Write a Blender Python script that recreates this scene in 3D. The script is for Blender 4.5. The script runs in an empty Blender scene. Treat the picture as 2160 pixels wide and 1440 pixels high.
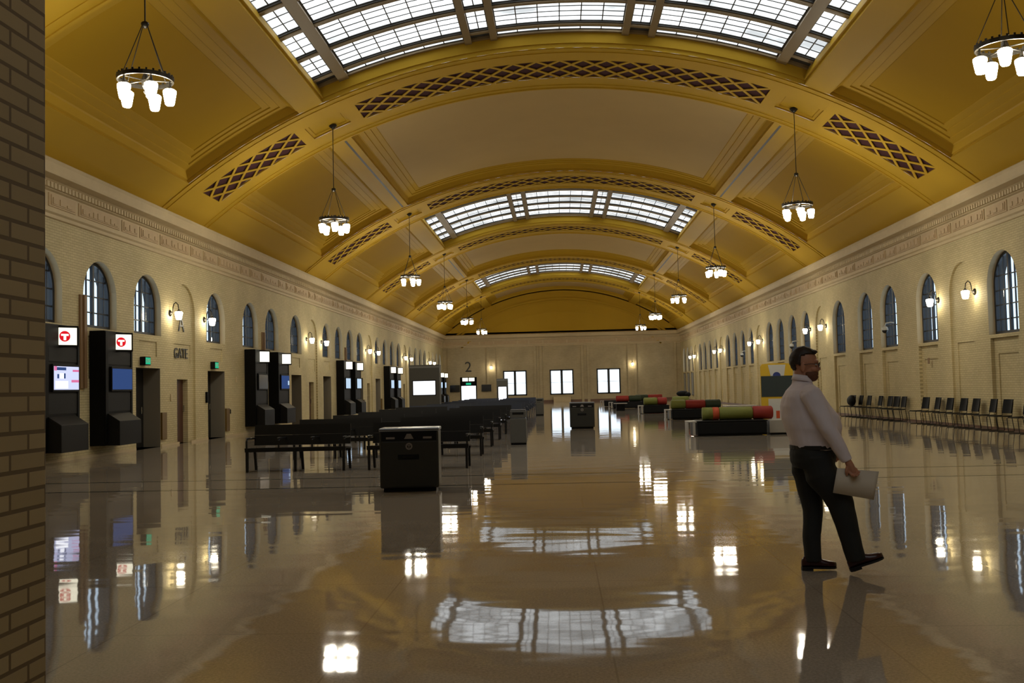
import bpy, bmesh, math, random
from mathutils import Vector, Matrix
random.seed(7)
sc = bpy.context.scene
COL = sc.collection
PI = math.pi
ORD = ['first','second','third','fourth','fifth','sixth','seventh','eighth','ninth','tenth','eleventh','twelfth','thirteenth','fourteenth',
       'fifteenth','sixteenth','seventeenth','eighteenth','nineteenth','twentieth','twenty-first','twenty-second','twenty-third','twenty-fourth']

# ------------------------------------------------------------------ camera
F = 2090.0
CAM = Vector((-0.262, 0.0, 1.5))
VX, VY, RHO = 1179.9, 816.4, 0.0233
_y = Vector((VX-1080, -(VY-720), -F)).normalized()
_x = Vector((1, RHO, 0)); _x = (_x - _y*_x.dot(_y)).normalized()
_z = _x.cross(_y)
cam = bpy.data.cameras.new('camera'); cam.sensor_width = 36; cam.lens = F*36/2160; cam.clip_end = 500; cam.clip_start = .05
camo = bpy.data.objects.new('camera', cam); COL.objects.link(camo)
R3 = Matrix((_x, _y, _z))                      # rows: camera-space images of world axes; as a matrix it maps camera -> world
camo.matrix_world = Matrix.Translation(CAM) @ R3.to_4x4()
sc.camera = camo
def ray(px, py):
    return R3 @ Vector(((px-1080)/F, -(py-720)/F, -1))
def floor_at(px, py, z=0.0):
    d = ray(px, py); t = (z-CAM.z)/d.z
    return CAM + d*t
def at_y(px, py, Y):
    d = ray(px, py); return CAM + d*(Y/d.y)

# ------------------------------------------------------------------ materials
def lin(c):
    c /= 255.
    return c/12.92 if c <= .04045 else ((c+.055)/1.055)**2.4
def rgb(r, g, b): return (lin(r), lin(g), lin(b), 1)
def mat(name, col, rough=.6, metal=0., spec=.5, noise=0., scale=20., coat=0.):
    m = bpy.data.materials.new(name); m.use_nodes = True
    nt = m.node_tree; p = nt.nodes['Principled BSDF']
    p.inputs['Base Color'].default_value = col; p.inputs['Roughness'].default_value = rough
    p.inputs['Metallic'].default_value = metal; p.inputs['Specular IOR Level'].default_value = spec
    p.inputs['Coat Weight'].default_value = coat
    if noise:
        tc = nt.nodes.new('ShaderNodeTexCoord')
        n = nt.nodes.new('ShaderNodeTexNoise'); n.inputs['Scale'].default_value = scale; n.inputs['Detail'].default_value = 4
        nt.links.new(tc.outputs['Object'], n.inputs['Vector'])
        r = nt.nodes.new('ShaderNodeMapRange'); r.inputs[3].default_value = 1-noise; r.inputs[4].default_value = 1+noise
        nt.links.new(n.outputs['Fac'], r.inputs[0])
        mx = nt.nodes.new('ShaderNodeVectorMath'); mx.operation = 'SCALE'; mx.inputs[0].default_value = col[:3]
        nt.links.new(r.outputs[0], mx.inputs['Scale']); nt.links.new(mx.outputs[0], p.inputs['Base Color'])
    return m
def emit(name, col, s, mottle=None):
    m = bpy.data.materials.new(name); m.use_nodes = True; nt = m.node_tree
    nt.nodes.clear(); o = nt.nodes.new('ShaderNodeOutputMaterial'); e = nt.nodes.new('ShaderNodeEmission')
    e.inputs[0].default_value = col; e.inputs[1].default_value = s
    nt.links.new(e.outputs[0], o.inputs[0])
    if mottle:
        g = nt.nodes.new('ShaderNodeNewGeometry'); mp = nt.nodes.new('ShaderNodeMapping'); mp.inputs['Scale'].default_value = mottle[2]
        n = nt.nodes.new('ShaderNodeTexNoise'); n.inputs['Scale'].default_value = 1; n.inputs['Detail'].default_value = 5
        r = nt.nodes.new('ShaderNodeMapRange'); r.inputs[1].default_value = .35; r.inputs[2].default_value = .65
        r.inputs[3].default_value = mottle[0]; r.inputs[4].default_value = mottle[1]
        nt.links.new(g.outputs['Position'], mp.inputs[0]); nt.links.new(mp.outputs[0], n.inputs['Vector'])
        nt.links.new(n.outputs['Fac'], r.inputs[0]); nt.links.new(r.outputs[0], e.inputs[1])
    return m
def brick(name, c1, c2, mortar, axis, bw=.22, bh=.0667, msize=.006, bump=.3, spec=.3, rough=.7):
    m = bpy.data.materials.new(name); m.use_nodes = True; nt = m.node_tree; p = nt.nodes['Principled BSDF']
    g = nt.nodes.new('ShaderNodeNewGeometry'); s = nt.nodes.new('ShaderNodeSeparateXYZ'); c = nt.nodes.new('ShaderNodeCombineXYZ')
    nt.links.new(g.outputs['Position'], s.inputs[0])
    if axis == 'both':
        a = nt.nodes.new('ShaderNodeMath'); a.operation = 'ADD'
        nt.links.new(s.outputs[0], a.inputs[0]); nt.links.new(s.outputs[1], a.inputs[1]); nt.links.new(a.outputs[0], c.inputs[0])
    else:
        nt.links.new(s.outputs[axis], c.inputs[0])
    nt.links.new(s.outputs[2], c.inputs[1])
    b = nt.nodes.new('ShaderNodeTexBrick'); b.inputs['Scale'].default_value = 1
    b.inputs['Color1'].default_value = c1; b.inputs['Color2'].default_value = c2; b.inputs['Mortar'].default_value = mortar
    b.inputs['Mortar Size'].default_value = msize; b.inputs['Brick Width'].default_value = bw; b.inputs['Row Height'].default_value = bh
    nt.links.new(c.outputs[0], b.inputs['Vector'])
    n = nt.nodes.new('ShaderNodeTexNoise'); n.inputs['Scale'].default_value = .6; n.inputs['Detail'].default_value = 6
    nt.links.new(g.outputs['Position'], n.inputs['Vector'])
    r = nt.nodes.new('ShaderNodeMapRange'); r.inputs[1].default_value = .3; r.inputs[2].default_value = .7; r.inputs[3].default_value = .86; r.inputs[4].default_value = 1.1
    nt.links.new(n.outputs['Fac'], r.inputs[0])
    v = nt.nodes.new('ShaderNodeVectorMath'); v.operation = 'SCALE'
    nt.links.new(b.outputs['Color'], v.inputs[0]); nt.links.new(r.outputs[0], v.inputs['Scale'])
    nt.links.new(v.outputs[0], p.inputs['Base Color'])
    bp = nt.nodes.new('ShaderNodeBump'); bp.inputs['Strength'].default_value = bump; bp.inputs['Distance'].default_value = .004; bp.invert = True
    nt.links.new(b.outputs['Fac'], bp.inputs['Height']); nt.links.new(bp.outputs[0], p.inputs['Normal'])
    p.inputs['Roughness'].default_value = rough; p.inputs['Specular IOR Level'].default_value = spec
    return m

def floor_mat():
    m = bpy.data.materials.new('polished_terrazzo'); m.use_nodes = True; nt = m.node_tree; p = nt.nodes['Principled BSDF']; L = nt.links.new
    g = nt.nodes.new('ShaderNodeNewGeometry')
    n1 = nt.nodes.new('ShaderNodeTexNoise'); n1.inputs['Scale'].default_value = 55; n1.inputs['Detail'].default_value = 3; n1.inputs['Roughness'].default_value = .8
    n2 = nt.nodes.new('ShaderNodeTexNoise'); n2.inputs['Scale'].default_value = .5; n2.inputs['Detail'].default_value = 5
    vo = nt.nodes.new('ShaderNodeTexVoronoi'); vo.inputs['Scale'].default_value = 70
    for n in (n1, n2, vo): L(g.outputs['Position'], n.inputs['Vector'])
    cr = nt.nodes.new('ShaderNodeValToRGB'); e = cr.color_ramp.elements
    e[0].position = .32; e[0].color = FL_D; e[1].position = .68; e[1].color = FL_L
    L(n1.outputs['Fac'], cr.inputs[0])
    mix = nt.nodes.new('ShaderNodeMix'); mix.data_type = 'RGBA'; mix.inputs[0].default_value = .22
    L(cr.outputs[0], mix.inputs[6]); L(vo.outputs['Color'], mix.inputs[7])
    hue = nt.nodes.new('ShaderNodeMix'); hue.data_type = 'RGBA'; hue.blend_type = 'MULTIPLY'; hue.inputs[0].default_value = 1
    L(cr.outputs[0], hue.inputs[6])
    r = nt.nodes.new('ShaderNodeMapRange'); r.inputs[1].default_value = .3; r.inputs[2].default_value = .7; r.inputs[3].default_value = .84; r.inputs[4].default_value = 1.12
    L(n2.outputs['Fac'], r.inputs[0]); L(r.outputs[0], hue.inputs[7])
    # panel joints 1.5 m
    br = nt.nodes.new('ShaderNodeTexBrick'); br.offset = 0; br.inputs['Scale'].default_value = 1
    br.inputs['Brick Width'].default_value = 1.55; br.inputs['Row Height'].default_value = 1.55; br.inputs['Mortar Size'].default_value = .006
    L(g.outputs['Position'], br.inputs['Vector'])
    jm = nt.nodes.new('ShaderNodeMix'); jm.data_type = 'RGBA'; jm.inputs[7].default_value = (FL_D[0]*1.0, FL_D[1]*1.0, FL_D[2]*1.0, 1)
    L(br.outputs['Fac'], jm.inputs[0]); L(hue.outputs[2], jm.inputs[6])
    L(jm.outputs[2], p.inputs['Base Color'])
    mp = nt.nodes.new('ShaderNodeMapping'); mp.inputs['Scale'].default_value = (.8, 2.3, 1)
    w = nt.nodes.new('ShaderNodeTexNoise'); w.inputs['Scale'].default_value = 1.0; w.inputs['Detail'].default_value = 1.5; w.inputs['Roughness'].default_value = .4
    L(g.outputs['Position'], mp.inputs[0]); L(mp.outputs[0], w.inputs['Vector'])
    bp = nt.nodes.new('ShaderNodeBump'); bp.inputs['Strength'].default_value = 1; bp.inputs['Distance'].default_value = .0030
    L(w.outputs['Fac'], bp.inputs['Height']); L(bp.outputs[0], p.inputs['Normal'])
    p.inputs['Roughness'].default_value = .04; p.inputs['Specular IOR Level'].default_value = .5; p.inputs['IOR'].default_value = 1.5
    return m

def glass_mat(name, tint):
    m = bpy.data.materials.new(name); m.use_nodes = True; nt = m.node_tree; nt.nodes.clear()
    o = nt.nodes.new('ShaderNodeOutputMaterial'); t = nt.nodes.new('ShaderNodeBsdfTransparent'); g = nt.nodes.new('ShaderNodeBsdfGlossy')
    t.inputs[0].default_value = tint; g.inputs['Roughness'].default_value = .03
    x = nt.nodes.new('ShaderNodeMixShader'); x.inputs[0].default_value = .07
    nt.links.new(t.outputs[0], x.inputs[1]); nt.links.new(g.outputs[0], x.inputs[2]); nt.links.new(x.outputs[0], o.inputs[0])
    return m

FL_D = (.255, .212, .16, 1); FL_L = (.41, .35, .275, 1)
EXPOSURE = 0.85
SKY_L = 1.3; LAMP_L = 58.; SCONCE_L = 19.; WORLD_L = 1.1
M = {}
M['floor'] = floor_mat()
M['brick_side'] = brick('buff_brick', (.54, .455, .25, 1), (.60, .51, .29, 1), (.37, .305, .165, 1), 1)
M['brick_end'] = brick('buff_brick_end', (.47, .385, .23, 1), (.52, .43, .26, 1), (.33, .26, .15, 1), 0)
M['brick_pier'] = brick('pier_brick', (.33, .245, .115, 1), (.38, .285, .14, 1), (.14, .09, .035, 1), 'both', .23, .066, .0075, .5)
M['stone'] = mat('buff_stone', (.56, .45, .27, 1), .7, noise=.1, scale=3)
M['frieze'] = mat('frieze_stone', (.52, .39, .23, 1), .7, noise=.14, scale=4)
M['gold'] = mat('ochre_plaster', (.50, .31, .028, 1), .6, spec=.08, noise=.05, scale=.7)
M['panel'] = mat('ochre_panel_plaster', (.46, .275, .018, 1), .7, spec=.05, noise=.06, scale=.6)
M['panel_bounce'] = mat('panel_plaster_bounce_tint', (.53, .38, .165, 1), .7, spec=.05, noise=.06, scale=.6)  # skylight bounced off the floor, put into the plaster's colour as a tan tint
M['maroon'] = mat('maroon_grille_back', (.045, .006, .01, 1), .9)
M['dark_reveal'] = mat('dark_outer_reveal', (.045, .043, .042, 1), .8)
M['steel_dark'] = mat('dark_steel_sash', (.018, .02, .025, 1), .5)
M['bar'] = mat('bronze_glazing_bar', (.26, .19, .10, 1), .5, noise=.1)
M['came'] = mat('lead_came', (.05, .048, .045, 1), .6)
M['sky_glass'] = emit('skylight_glass', (.93, .98, 1, 1), SKY_L, (SKY_L*.34, SKY_L*1.15, (.45, .9, .5)))
M['fill_glass'] = emit('added_fill_glass', (.93, .98, 1, 1), SKY_L*.75)  # dimmer glow for the added skylight behind the camera
M['glass_side'] = glass_mat('window_glass', (.62, .72, .80, 1))
M['glass_end'] = glass_mat('clear_glass', (.9, .93, .95, 1))
M['lamp'] = emit('lamp_glass', (1, .92, .74, 1), LAMP_L)
M['sconce'] = emit('sconce_glass', (1, .88, .64, 1), SCONCE_L)
M['iron'] = mat('dark_bronze_iron', (.03, .026, .02, 1), .35, .7)
M['black'] = mat('black_laminate', (.004, .0038, .0035, 1), .5, spec=.10, noise=.15)
M['black2'] = mat('black_panel', (.008, .0075, .007, 1), .5, spec=.15, noise=.15)
M['bench'] = mat('black_bench_slats', (.009, .0085, .0075, 1), .4, spec=.25, noise=.2)
M['bench_navy'] = mat('navy_bench', (.018, .027, .055, 1), .45, noise=.2)
M['grey'] = mat('grey_metal', (.105, .105, .095, 1), .45, .2, noise=.08)
M['bin'] = mat('charcoal_bin', (.026, .026, .021, 1), .4, .2, noise=.1)
M['bin_top'] = mat('brushed_bin_rim', (.22, .23, .24, 1), .3, .8)
M['label'] = mat('label_grey', (.22, .20, .18, 1), .6)
M['chrome'] = mat('chrome_tube', (.55, .56, .58, 1), .2, 1)
M['red'] = mat('red_upholstery', (.27, .02, .01, 1), .7, noise=.12)
M['orange'] = mat('orange_band', (.5, .075, .02, 1), .7)
M['green'] = mat('olive_green_upholstery', (.17, .185, .03, 1), .7, noise=.12)
M['dgreen'] = mat('dark_green_upholstery', (.02, .035, .012, 1), .7)
M['seatblk'] = mat('black_upholstery', (.004, .0045, .005, 1), .6, spec=.2, noise=.2)
M['lightgrey'] = mat('light_grey_laminate', (.34, .32, .28, 1), .4)
M['sign'] = emit('lightbox_face', (1, .94, .72, 1), 1.008)
M['sign_red'] = emit('lightbox_red', (.72, .01, .02, 1), 0.578)
M['screen_white'] = emit('screen_white', (.92, .94, 1, 1), 1.152)
M['screen_lav'] = emit('screen_page', (.62, .66, .95, 1), 0.631)
M['screen_blue'] = emit('screen_blue', (.035, .07, .2, 1), 0.526)
M['screen_pale'] = emit('screen_pale', (.55, .72, .9, 1), 0.544)
M['screen_pink'] = emit('screen_pink', (.8, .2, .4, 1), 0.526)
M['screen_off'] = mat('switched_off_screen', (.01, .01, .011, 1), .15)
M['door_day'] = emit('daylit_door_glass', (.9, .97, 1, 1), 1.248)
M['exit'] = emit('exit_green', (.02, .5, .25, 1), 0.544)
M['wood_red'] = mat('red_brown_door', (.075, .026, .014, 1), .4, noise=.15)
M['door_dark'] = mat('dark_door', (.012, .011, .01, 1), .4)
M['jamb'] = mat('grey_door_jamb', (.22, .19, .14, 1), .5)
M['brass'] = mat('brown_guard_panel', (.17, .10, .022, 1), .4, .2)
M['brown'] = mat('brown_conduit', (.22, .13, .06, 1), .6)
M['letter'] = mat('dark_metal_letter', (.02, .02, .018, 1), .4, .3)
M['strip'] = mat('dark_green_strip', (.035, .04, .03, 1), .1)
M['base'] = mat('brown_base', (.16, .08, .045, 1), .4)
M['yellow'] = mat('yellow_paint', (.62, .40, .02, 1), .5)
M['white'] = mat('white_panel', (.55, .56, .54, 1), .5)
M['wscreen'] = mat('windshield_dark', (.035, .05, .055, 1), .25)
M['pale_pane'] = mat('pale_pane', (.30, .34, .38, 1), .15)
M['blue'] = mat('blue_emblem', (.02, .04, .2, 1), .5)
M['shirt'] = mat('white_shirt', (.76, .68, .70, 1), .8, spec=.2, noise=.06, scale=9)
M['trouser'] = mat('black_trousers', (.012, .0125, .011, 1), .8, noise=.2, scale=14)
M['shoe'] = mat('oxblood_shoe', (.035, .006, .005, 1), .3)
M['sole'] = mat('black_sole', (.006, .005, .005, 1), .6)
M['skin'] = mat('skin', (.46, .21, .12, 1), .55, noise=.06, scale=18)
M['hair'] = mat('dark_brown_hair', (.022, .013, .008, 1), .6, noise=.4, scale=60)
M['beard'] = mat('brown_beard', (.13, .05, .022, 1), .7, noise=.35, scale=70)
M['paper'] = mat('white_paper', (.62, .545, .43, 1), .7)
M['frame'] = mat('dark_spectacles', (.008, .008, .012, 1), .3)
M['eye'] = mat('eye_white', (.6, .55, .5, 1), .2)
M['belt'] = mat('black_belt', (.008, .007, .006, 1), .4)

# ------------------------------------------------------------------ mesh helpers
class MB:
    def __init__(s): s.v = []; s.f = []; s.mi = []; s.cur = 0
    def face(s, pts):
        b = len(s.v); s.v += [tuple(p) for p in pts]; s.f.append(tuple(range(b, b+len(pts)))); s.mi.append(s.cur)
    def box(s, x0, x1, y0, y1, z0, z1, T=None):
        P = [Vector((x, y, z)) for z in (z0, z1) for y in (y0, y1) for x in (x0, x1)]
        if T: P = [T @ p for p in P]
        b = len(s.v); s.v += [tuple(p) for p in P]
        for q in ((0,2,3,1),(4,5,7,6),(0,1,5,4),(2,6,7,3),(0,4,6,2),(1,3,7,5)):
            s.f.append(tuple(b+i for i in q)); s.mi.append(s.cur)
    def prism(s, poly, axis, a, b):                 # polygon in the two other axes, extruded along axis
        def P(u, v, w):
            return {0:(w,u,v), 1:(u,w,v), 2:(u,v,w)}[axis]
        n = len(poly); o = len(s.v)
        s.v += [P(u, v, a) for u, v in poly] + [P(u, v, b) for u, v in poly]
        s.f.append(tuple(o+i for i in range(n))[::-1]); s.mi.append(s.cur)
        s.f.append(tuple(o+n+i for i in range(n))); s.mi.append(s.cur)
        for i in range(n):
            j = (i+1) % n; s.f.append((o+i, o+j, o+n+j, o+n+i)); s.mi.append(s.cur)
    def rings(s, rings, cap=True, closed=True):
        o = len(s.v); n = len(rings[0])
        for r in rings: s.v += [tuple(p) for p in r]
        for k in range(len(rings)-1):
            for i in range(n if closed else n-1):
                j = (i+1) % n
                s.f.append((o+k*n+i, o+k*n+j, o+(k+1)*n+j, o+(k+1)*n+i)); s.mi.append(s.cur)
        if cap:
            s.f.append(tuple(o+i for i in range(n))[::-1]); s.mi.append(s.cur)
            e = o+(len(rings)-1)*n; s.f.append(tuple(e+i for i in range(n))); s.mi.append(s.cur)
    def tube(s, path, rad, n=8, cap=True):
        path = [Vector(p) for p in path]
        if not hasattr(rad, '__len__'): rad = [rad]*len(path)
        R = []; u = None
        for i, p in enumerate(path):
            t = (path[min(i+1, len(path)-1)] - path[max(i-1, 0)]).normalized()
            if u is None:
                u = t.orthogonal().normalized()
            else:
                u = (u - t*u.dot(t)).normalized()
            w = t.cross(u)
            R.append([p + (u*math.cos(2*PI*k/n) + w*math.sin(2*PI*k/n))*rad[i] for k in range(n)])
        s.rings(R, cap)
    def lathe(s, prof, c=(0,0,0), n=16, cap=True):
        c = Vector(c)
        s.rings([[c + Vector((r*math.cos(2*PI*k/n), r*math.sin(2*PI*k/n), z)) for k in range(n)] for r, z in prof], cap)
    def ell(s, c, r, n=16, m=10, T=None):
        R = []
        for i in range(m+1):
            th = PI*(.02+.96*i/m)
            ring = [Vector((r[0]*math.sin(th)*math.cos(2*PI*k/n), r[1]*math.sin(th)*math.sin(2*PI*k/n), -r[2]*math.cos(th))) for k in range(n)]
            if T: ring = [T @ p for p in ring]
            R.append([p+Vector(c) for p in ring])
        s.rings(R)
    def build(s, name, mats, parent=None, smooth=False, bevel=0, merge=True, norm=True, segs=2):
        me = bpy.data.meshes.new(name); me.from_pydata(s.v, [], s.f)
        if not isinstance(mats, (list, tuple)): mats = [mats]
        for m in mats: me.materials.append(m)
        me.polygons.foreach_set('material_index', s.mi)
        if merge or bevel or norm:
            bm = bmesh.new(); bm.from_mesh(me)
            if merge: bmesh.ops.remove_doubles(bm, verts=bm.verts, dist=1e-5)
            if norm: bmesh.ops.recalc_face_normals(bm, faces=bm.faces)
            if bevel:
                ed = [e for e in bm.edges if len(e.link_faces) == 2 and e.calc_face_angle(0) > .6]
                bmesh.ops.bevel(bm, geom=ed, offset=bevel, segments=segs, affect='EDGES', profile=.6, clamp_overlap=True)
            bm.to_mesh(me); bm.free()
        if smooth: me.polygons.foreach_set('use_smooth', [True]*len(me.polygons))
        me.update()
        o = bpy.data.objects.new(name, me); COL.objects.link(o)
        if parent: o.parent = parent
        return o
def tag(o, label, cat, group=None, kind=None):
    o['label'] = label; o['category'] = cat
    if group: o['group'] = group
    if kind: o['kind'] = kind
    return o
def thing(name, label, cat, loc=(0,0,0), rz=0, group=None, kind=None):
    o = bpy.data.objects.new(name, None); COL.objects.link(o); o.location = loc; o.rotation_euler = (0,0,rz)
    o.empty_display_size = .2
    return tag(o, label, cat, group, kind)
KIDS = {}
def copy_tree(o, loc=None, rz=None, label=None, parent=None):
    c = o.copy(); COL.objects.link(c)
    if parent: c.parent = parent
    if loc is not None: c.location = loc
    if rz is not None: c.rotation_euler = (0,0,rz)
    if label: c['label'] = label
    for ch in o.children: copy_tree(ch, parent=c)
    return c
def text_mesh(name, body, size, m, parent, loc, rot, ext=.012, label=None):
    cu = bpy.data.curves.new(name, 'FONT'); cu.body = body; cu.size = size; cu.extrude = ext; cu.align_x = 'CENTER'; cu.align_y = 'CENTER'
    t = bpy.data.objects.new(name, cu); COL.objects.link(t)
    bpy.context.view_layer.update()
    me = bpy.data.meshes.new_from_object(t.evaluated_get(bpy.context.evaluated_depsgraph_get()))
    COL.objects.unlink(t); bpy.data.objects.remove(t)
    me.materials.clear(); me.materials.append(m)
    o = bpy.data.objects.new(name, me); COL.objects.link(o); o.location = loc; o.rotation_euler = rot
    if parent: o.parent = parent
    return o

# ------------------------------------------------------------------ setting: dimensions
HW = 12.218                 # half width of the hall
YB, YE = -27.0, 101.9        # back wall, end wall
R0, ZC = 18.7, -7.25        # vault radius and centre height
RIB = [-12.3, 2.2, 16.65, 30.7, 47.3, 61.9, 76.9, 91.1]
RW = 2.0
def arc(phi, y, d=0.): return Vector(((R0+d)*math.sin(phi), y, ZC+(R0+d)*math.cos(phi)))
def ph(x): return math.asin(x/R0)
PB0, PB1, PL, PS = ph(7.05), ph(7.75), ph(11.1), ph(12.3)

# floor
b = MB(); b.face([(-HW-.9, YB, 0), (HW+.9, YB, 0), (HW+.9, YE+.5, 0), (-HW-.9, YE+.5, 0)])
tag(b.build('floor', M['floor'], norm=False), 'polished tan terrazzo floor of the hall', 'floor', kind='structure')
for i, yy in enumerate((15.6, 17.28)):
    b = MB(); b.box(-HW+.02, HW-.02, yy-.045, yy+.045, -.01, .0015)
    tag(b.build('trim_%d' % (i+1), M['strip']), ['dark strip across the floor nearest the camera', 'dark strip across the floor just beyond the nearest one'][i], 'floor strip', kind='structure')

# ------------------------------------------------------------------ ceiling
def band(mb, p0, p1, y0, y1, d=0., n=None):
    n = n or max(1, int(abs(p1-p0)/.03))
    for k in range(n):
        a = p0+(p1-p0)*k/n; c = p0+(p1-p0)*(k+1)/n
        mb.face([arc(a, y0, d), arc(c, y0, d), arc(c, y1, d), arc(a, y1, d)])
def ring(mb, A, B, n):      # faces between two rectangles A, B = (p0,p1,y0,y1,d); shared n along phi
    def row(r, yi): return [arc(r[0]+(r[1]-r[0])*k/n, r[yi], r[4]) for k in range(n+1)]
    for yi in (2, 3):
        a, c = row(A, yi), row(B, yi)
        for k in range(n): mb.face([a[k], a[k+1], c[k+1], c[k]])
    for pi in (0, 1):
        mb.face([arc(A[pi], A[2], A[4]), arc(A[pi], A[3], A[4]), arc(B[pi], B[3], B[4]), arc(B[pi], B[2], B[4])])
def coffer(mb, p0, p1, y0, y1, steps, n, fillmat=0):
    A = (p0, p1, y0, y1, 0.); ip = 0; sg = 1 if p1 > p0 else -1
    for ins, d in steps:
        q = ins/R0
        B = (p0+q*sg, p1-q*sg, y0+ins, y1-ins, d); ring(mb, A, B, n); A = B
    mb.cur = fillmat
    for k in range(n):
        a = A[0]+(A[1]-A[0])*k/n; c = A[0]+(A[1]-A[0])*(k+1)/n
        mb.face([arc(a, A[2], A[4]), arc(c, A[2], A[4]), arc(c, A[3], A[4]), arc(a, A[3], A[4])])
    mb.cur = 0
STEPS = [(.0, .10), (.05, .10), (.16, .27), (.20, .29), (.38, .29), (.40, .325), (.60, .325), (.62, .36), (.80, .36), (.82, .385)]
ceil = MB()
bays = []
edges = [YB-RW] + RIB + [YE+RW]
for i in range(len(edges)-1):
    bays.append((edges[i]+RW, edges[i+1]-RW))
SKY = (1, 3, 5, 7)
for i, (y0, y1) in enumerate(bays):
    for s in (-1, 1):
        band(ceil, s*PB0, s*PB1, y0, y1); band(ceil, s*PL, s*PS, y0, y1)
        coffer(ceil, s*PB1, s*PL, y0, y1, STEPS, 10, 1)
        # lower stone-coloured fillet under the side panel
    if i in SKY:
        band(ceil, PB0, PB0+1e-4, y0, y1)
        A = (-PB0, PB0, y0, y1, 0.); B = (-PB0, PB0, y0, y1, .12); C_ = (-PB0+.004, PB0-.004, y0+.06, y1-.06, .12); D = (-PB0+.004, PB0-.004, y0+.06, y1-.06, .56)
        ring(ceil, A, B, 30); ring(ceil, B, C_, 30); ring(ceil, C_, D, 30)
    else:
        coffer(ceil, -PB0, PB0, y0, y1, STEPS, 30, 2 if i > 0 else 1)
tag(ceil.build('ceiling', [M['gold'], M['panel'], M['panel_bounce']], merge=True, norm=False), 'ochre barrel-vaulted plaster ceiling with sunk panels', 'ceiling', kind='structure')

def ribbon(mb, s0, t0, s1, t1, w, yc, d0, d1, n):   # bar on the vault from (s0,t0) to (s1,t1); s arc length, t along hall
    dx, dy = s1-s0, t1-t0; L = math.hypot(dx, dy); nx, ny = -dy/L*w/2, dx/L*w/2
    R = []
    for k in range(n+1):
        s_, t_ = s0+dx*k/n, t0+dy*k/n
        R.append([arc((s_+nx)/R0, yc+t_+ny, d0), arc((s_-nx)/R0, yc+t_-ny, d0), arc((s_-nx)/R0, yc+t_-ny, d1), arc((s_+nx)/R0, yc+t_+ny, d1)])
    mb.rings(R)
LAT = [(-R0*ph(11.15), -R0*ph(8.25)), (-R0*ph(6.35), R0*ph(6.35)), (R0*ph(8.25), R0*ph(11.15))]
SQ = [(-R0*ph(7.95), -R0*ph(6.75)), (R0*ph(6.75), R0*ph(7.95))]
TH = .83                                        # half depth of the lattice band
for ri, yr in enumerate(RIB):
    rb = MB()
    cuts = sorted([(a, c, 'L') for a, c in LAT] + [(a, c, 'S') for a, c in SQ])
    last = -PS*R0
    for a, c, k in cuts:
        band(rb, last/R0, a/R0, yr-RW, yr+RW)
        h = TH if k == 'L' else .62
        band(rb, a/R0, c/R0, yr-RW, yr-h); band(rb, a/R0, c/R0, yr+h, yr+RW)
        n = 30 if (c-a) > 8 else 8
        if k == 'L':
            A = (a/R0, c/R0, yr-h, yr+h, 0.); B = (a/R0, c/R0, yr-h, yr+h, .045); ring(rb, A, B, n)
        else:
            coffer(rb, a/R0, c/R0, yr-h, yr+h, [(0, .05), (.1, .05), (.12, .09)], n)
        last = c
    band(rb, last/R0, PS, yr-RW, yr+RW)
    # raised mouldings along both edges and round the lattice fields
    for t in (-RW+.10, -RW+.42, RW-.42, RW-.10):
        ribbon(rb, -PS*R0, t, PS*R0, t, .09 if abs(t) > 1.7 else .06, yr, -.03 if abs(t) > 1.7 else -.02, .01, 48)
    names = ['far behind the camera, out of view', 'over the camera, out of view', 'over the nearest pair of hanging lamps, at the top picture edge', 'in front of the first plain bay, nearest fully visible',
             'just before the middle skylight', 'just beyond the middle skylight', 'just before the farthest skylight', 'just beyond the farthest skylight']
    ro = tag(rb.build('trim_%d' % (10+ri), [M['gold']], merge=True, norm=False), 'wide ochre arched ceiling rib with lattice grilles, '+names[ri], 'ceiling rib', kind='structure')
    for a, c in LAT:
        bk = MB(); band(bk, a/R0, c/R0, yr-TH, yr+TH, .045)
        bk.build('grille_backing', M['maroon'], ro, norm=False)
        lt = MB(); n_d = max(1, round((c-a)/.72)); pa = (c-a)/n_d; pb = TH
        sl = pb/pa                              # slope dt/ds ; periods: pa along the arc, pb across
        for sg in (-1, 1):
            for k in range(-4, n_d+5):
                s0 = a+k*pa
                # line t = sg*sl*(s-s0), clipped to the field
                pts = []
                sA, sB = s0 - TH/sl, s0 + TH/sl
                sA2, sB2 = max(sA, a), min(sB, c)
                if sB2-sA2 < .08: continue
                ribbon(lt, sA2, sg*sl*(sA2-s0), sB2, sg*sl*(sB2-s0), .10, yr, .0, .022, 6)
        lt.build('lattice_grille', M['gold'], ro)
# dark linear slots on the beams of the plain bays
b = MB()
for i, (y0, y1) in enumerate(bays):
    if i in (4, 6):
        for s in (-1, 1):
            p = s*ph(7.24); q = s*ph(7.31)
            R = [[arc(p, yy, -.005), arc(q, yy, -.005), arc(q, yy, .02), arc(p, yy, .02)] for yy in (y0+.15, y1-.15)]
            b.rings(R)
tag(b.build('trim_20', M['came']), 'dark linear slots along the ceiling beams of the plain bays', 'ceiling slot', kind='structure')

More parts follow.
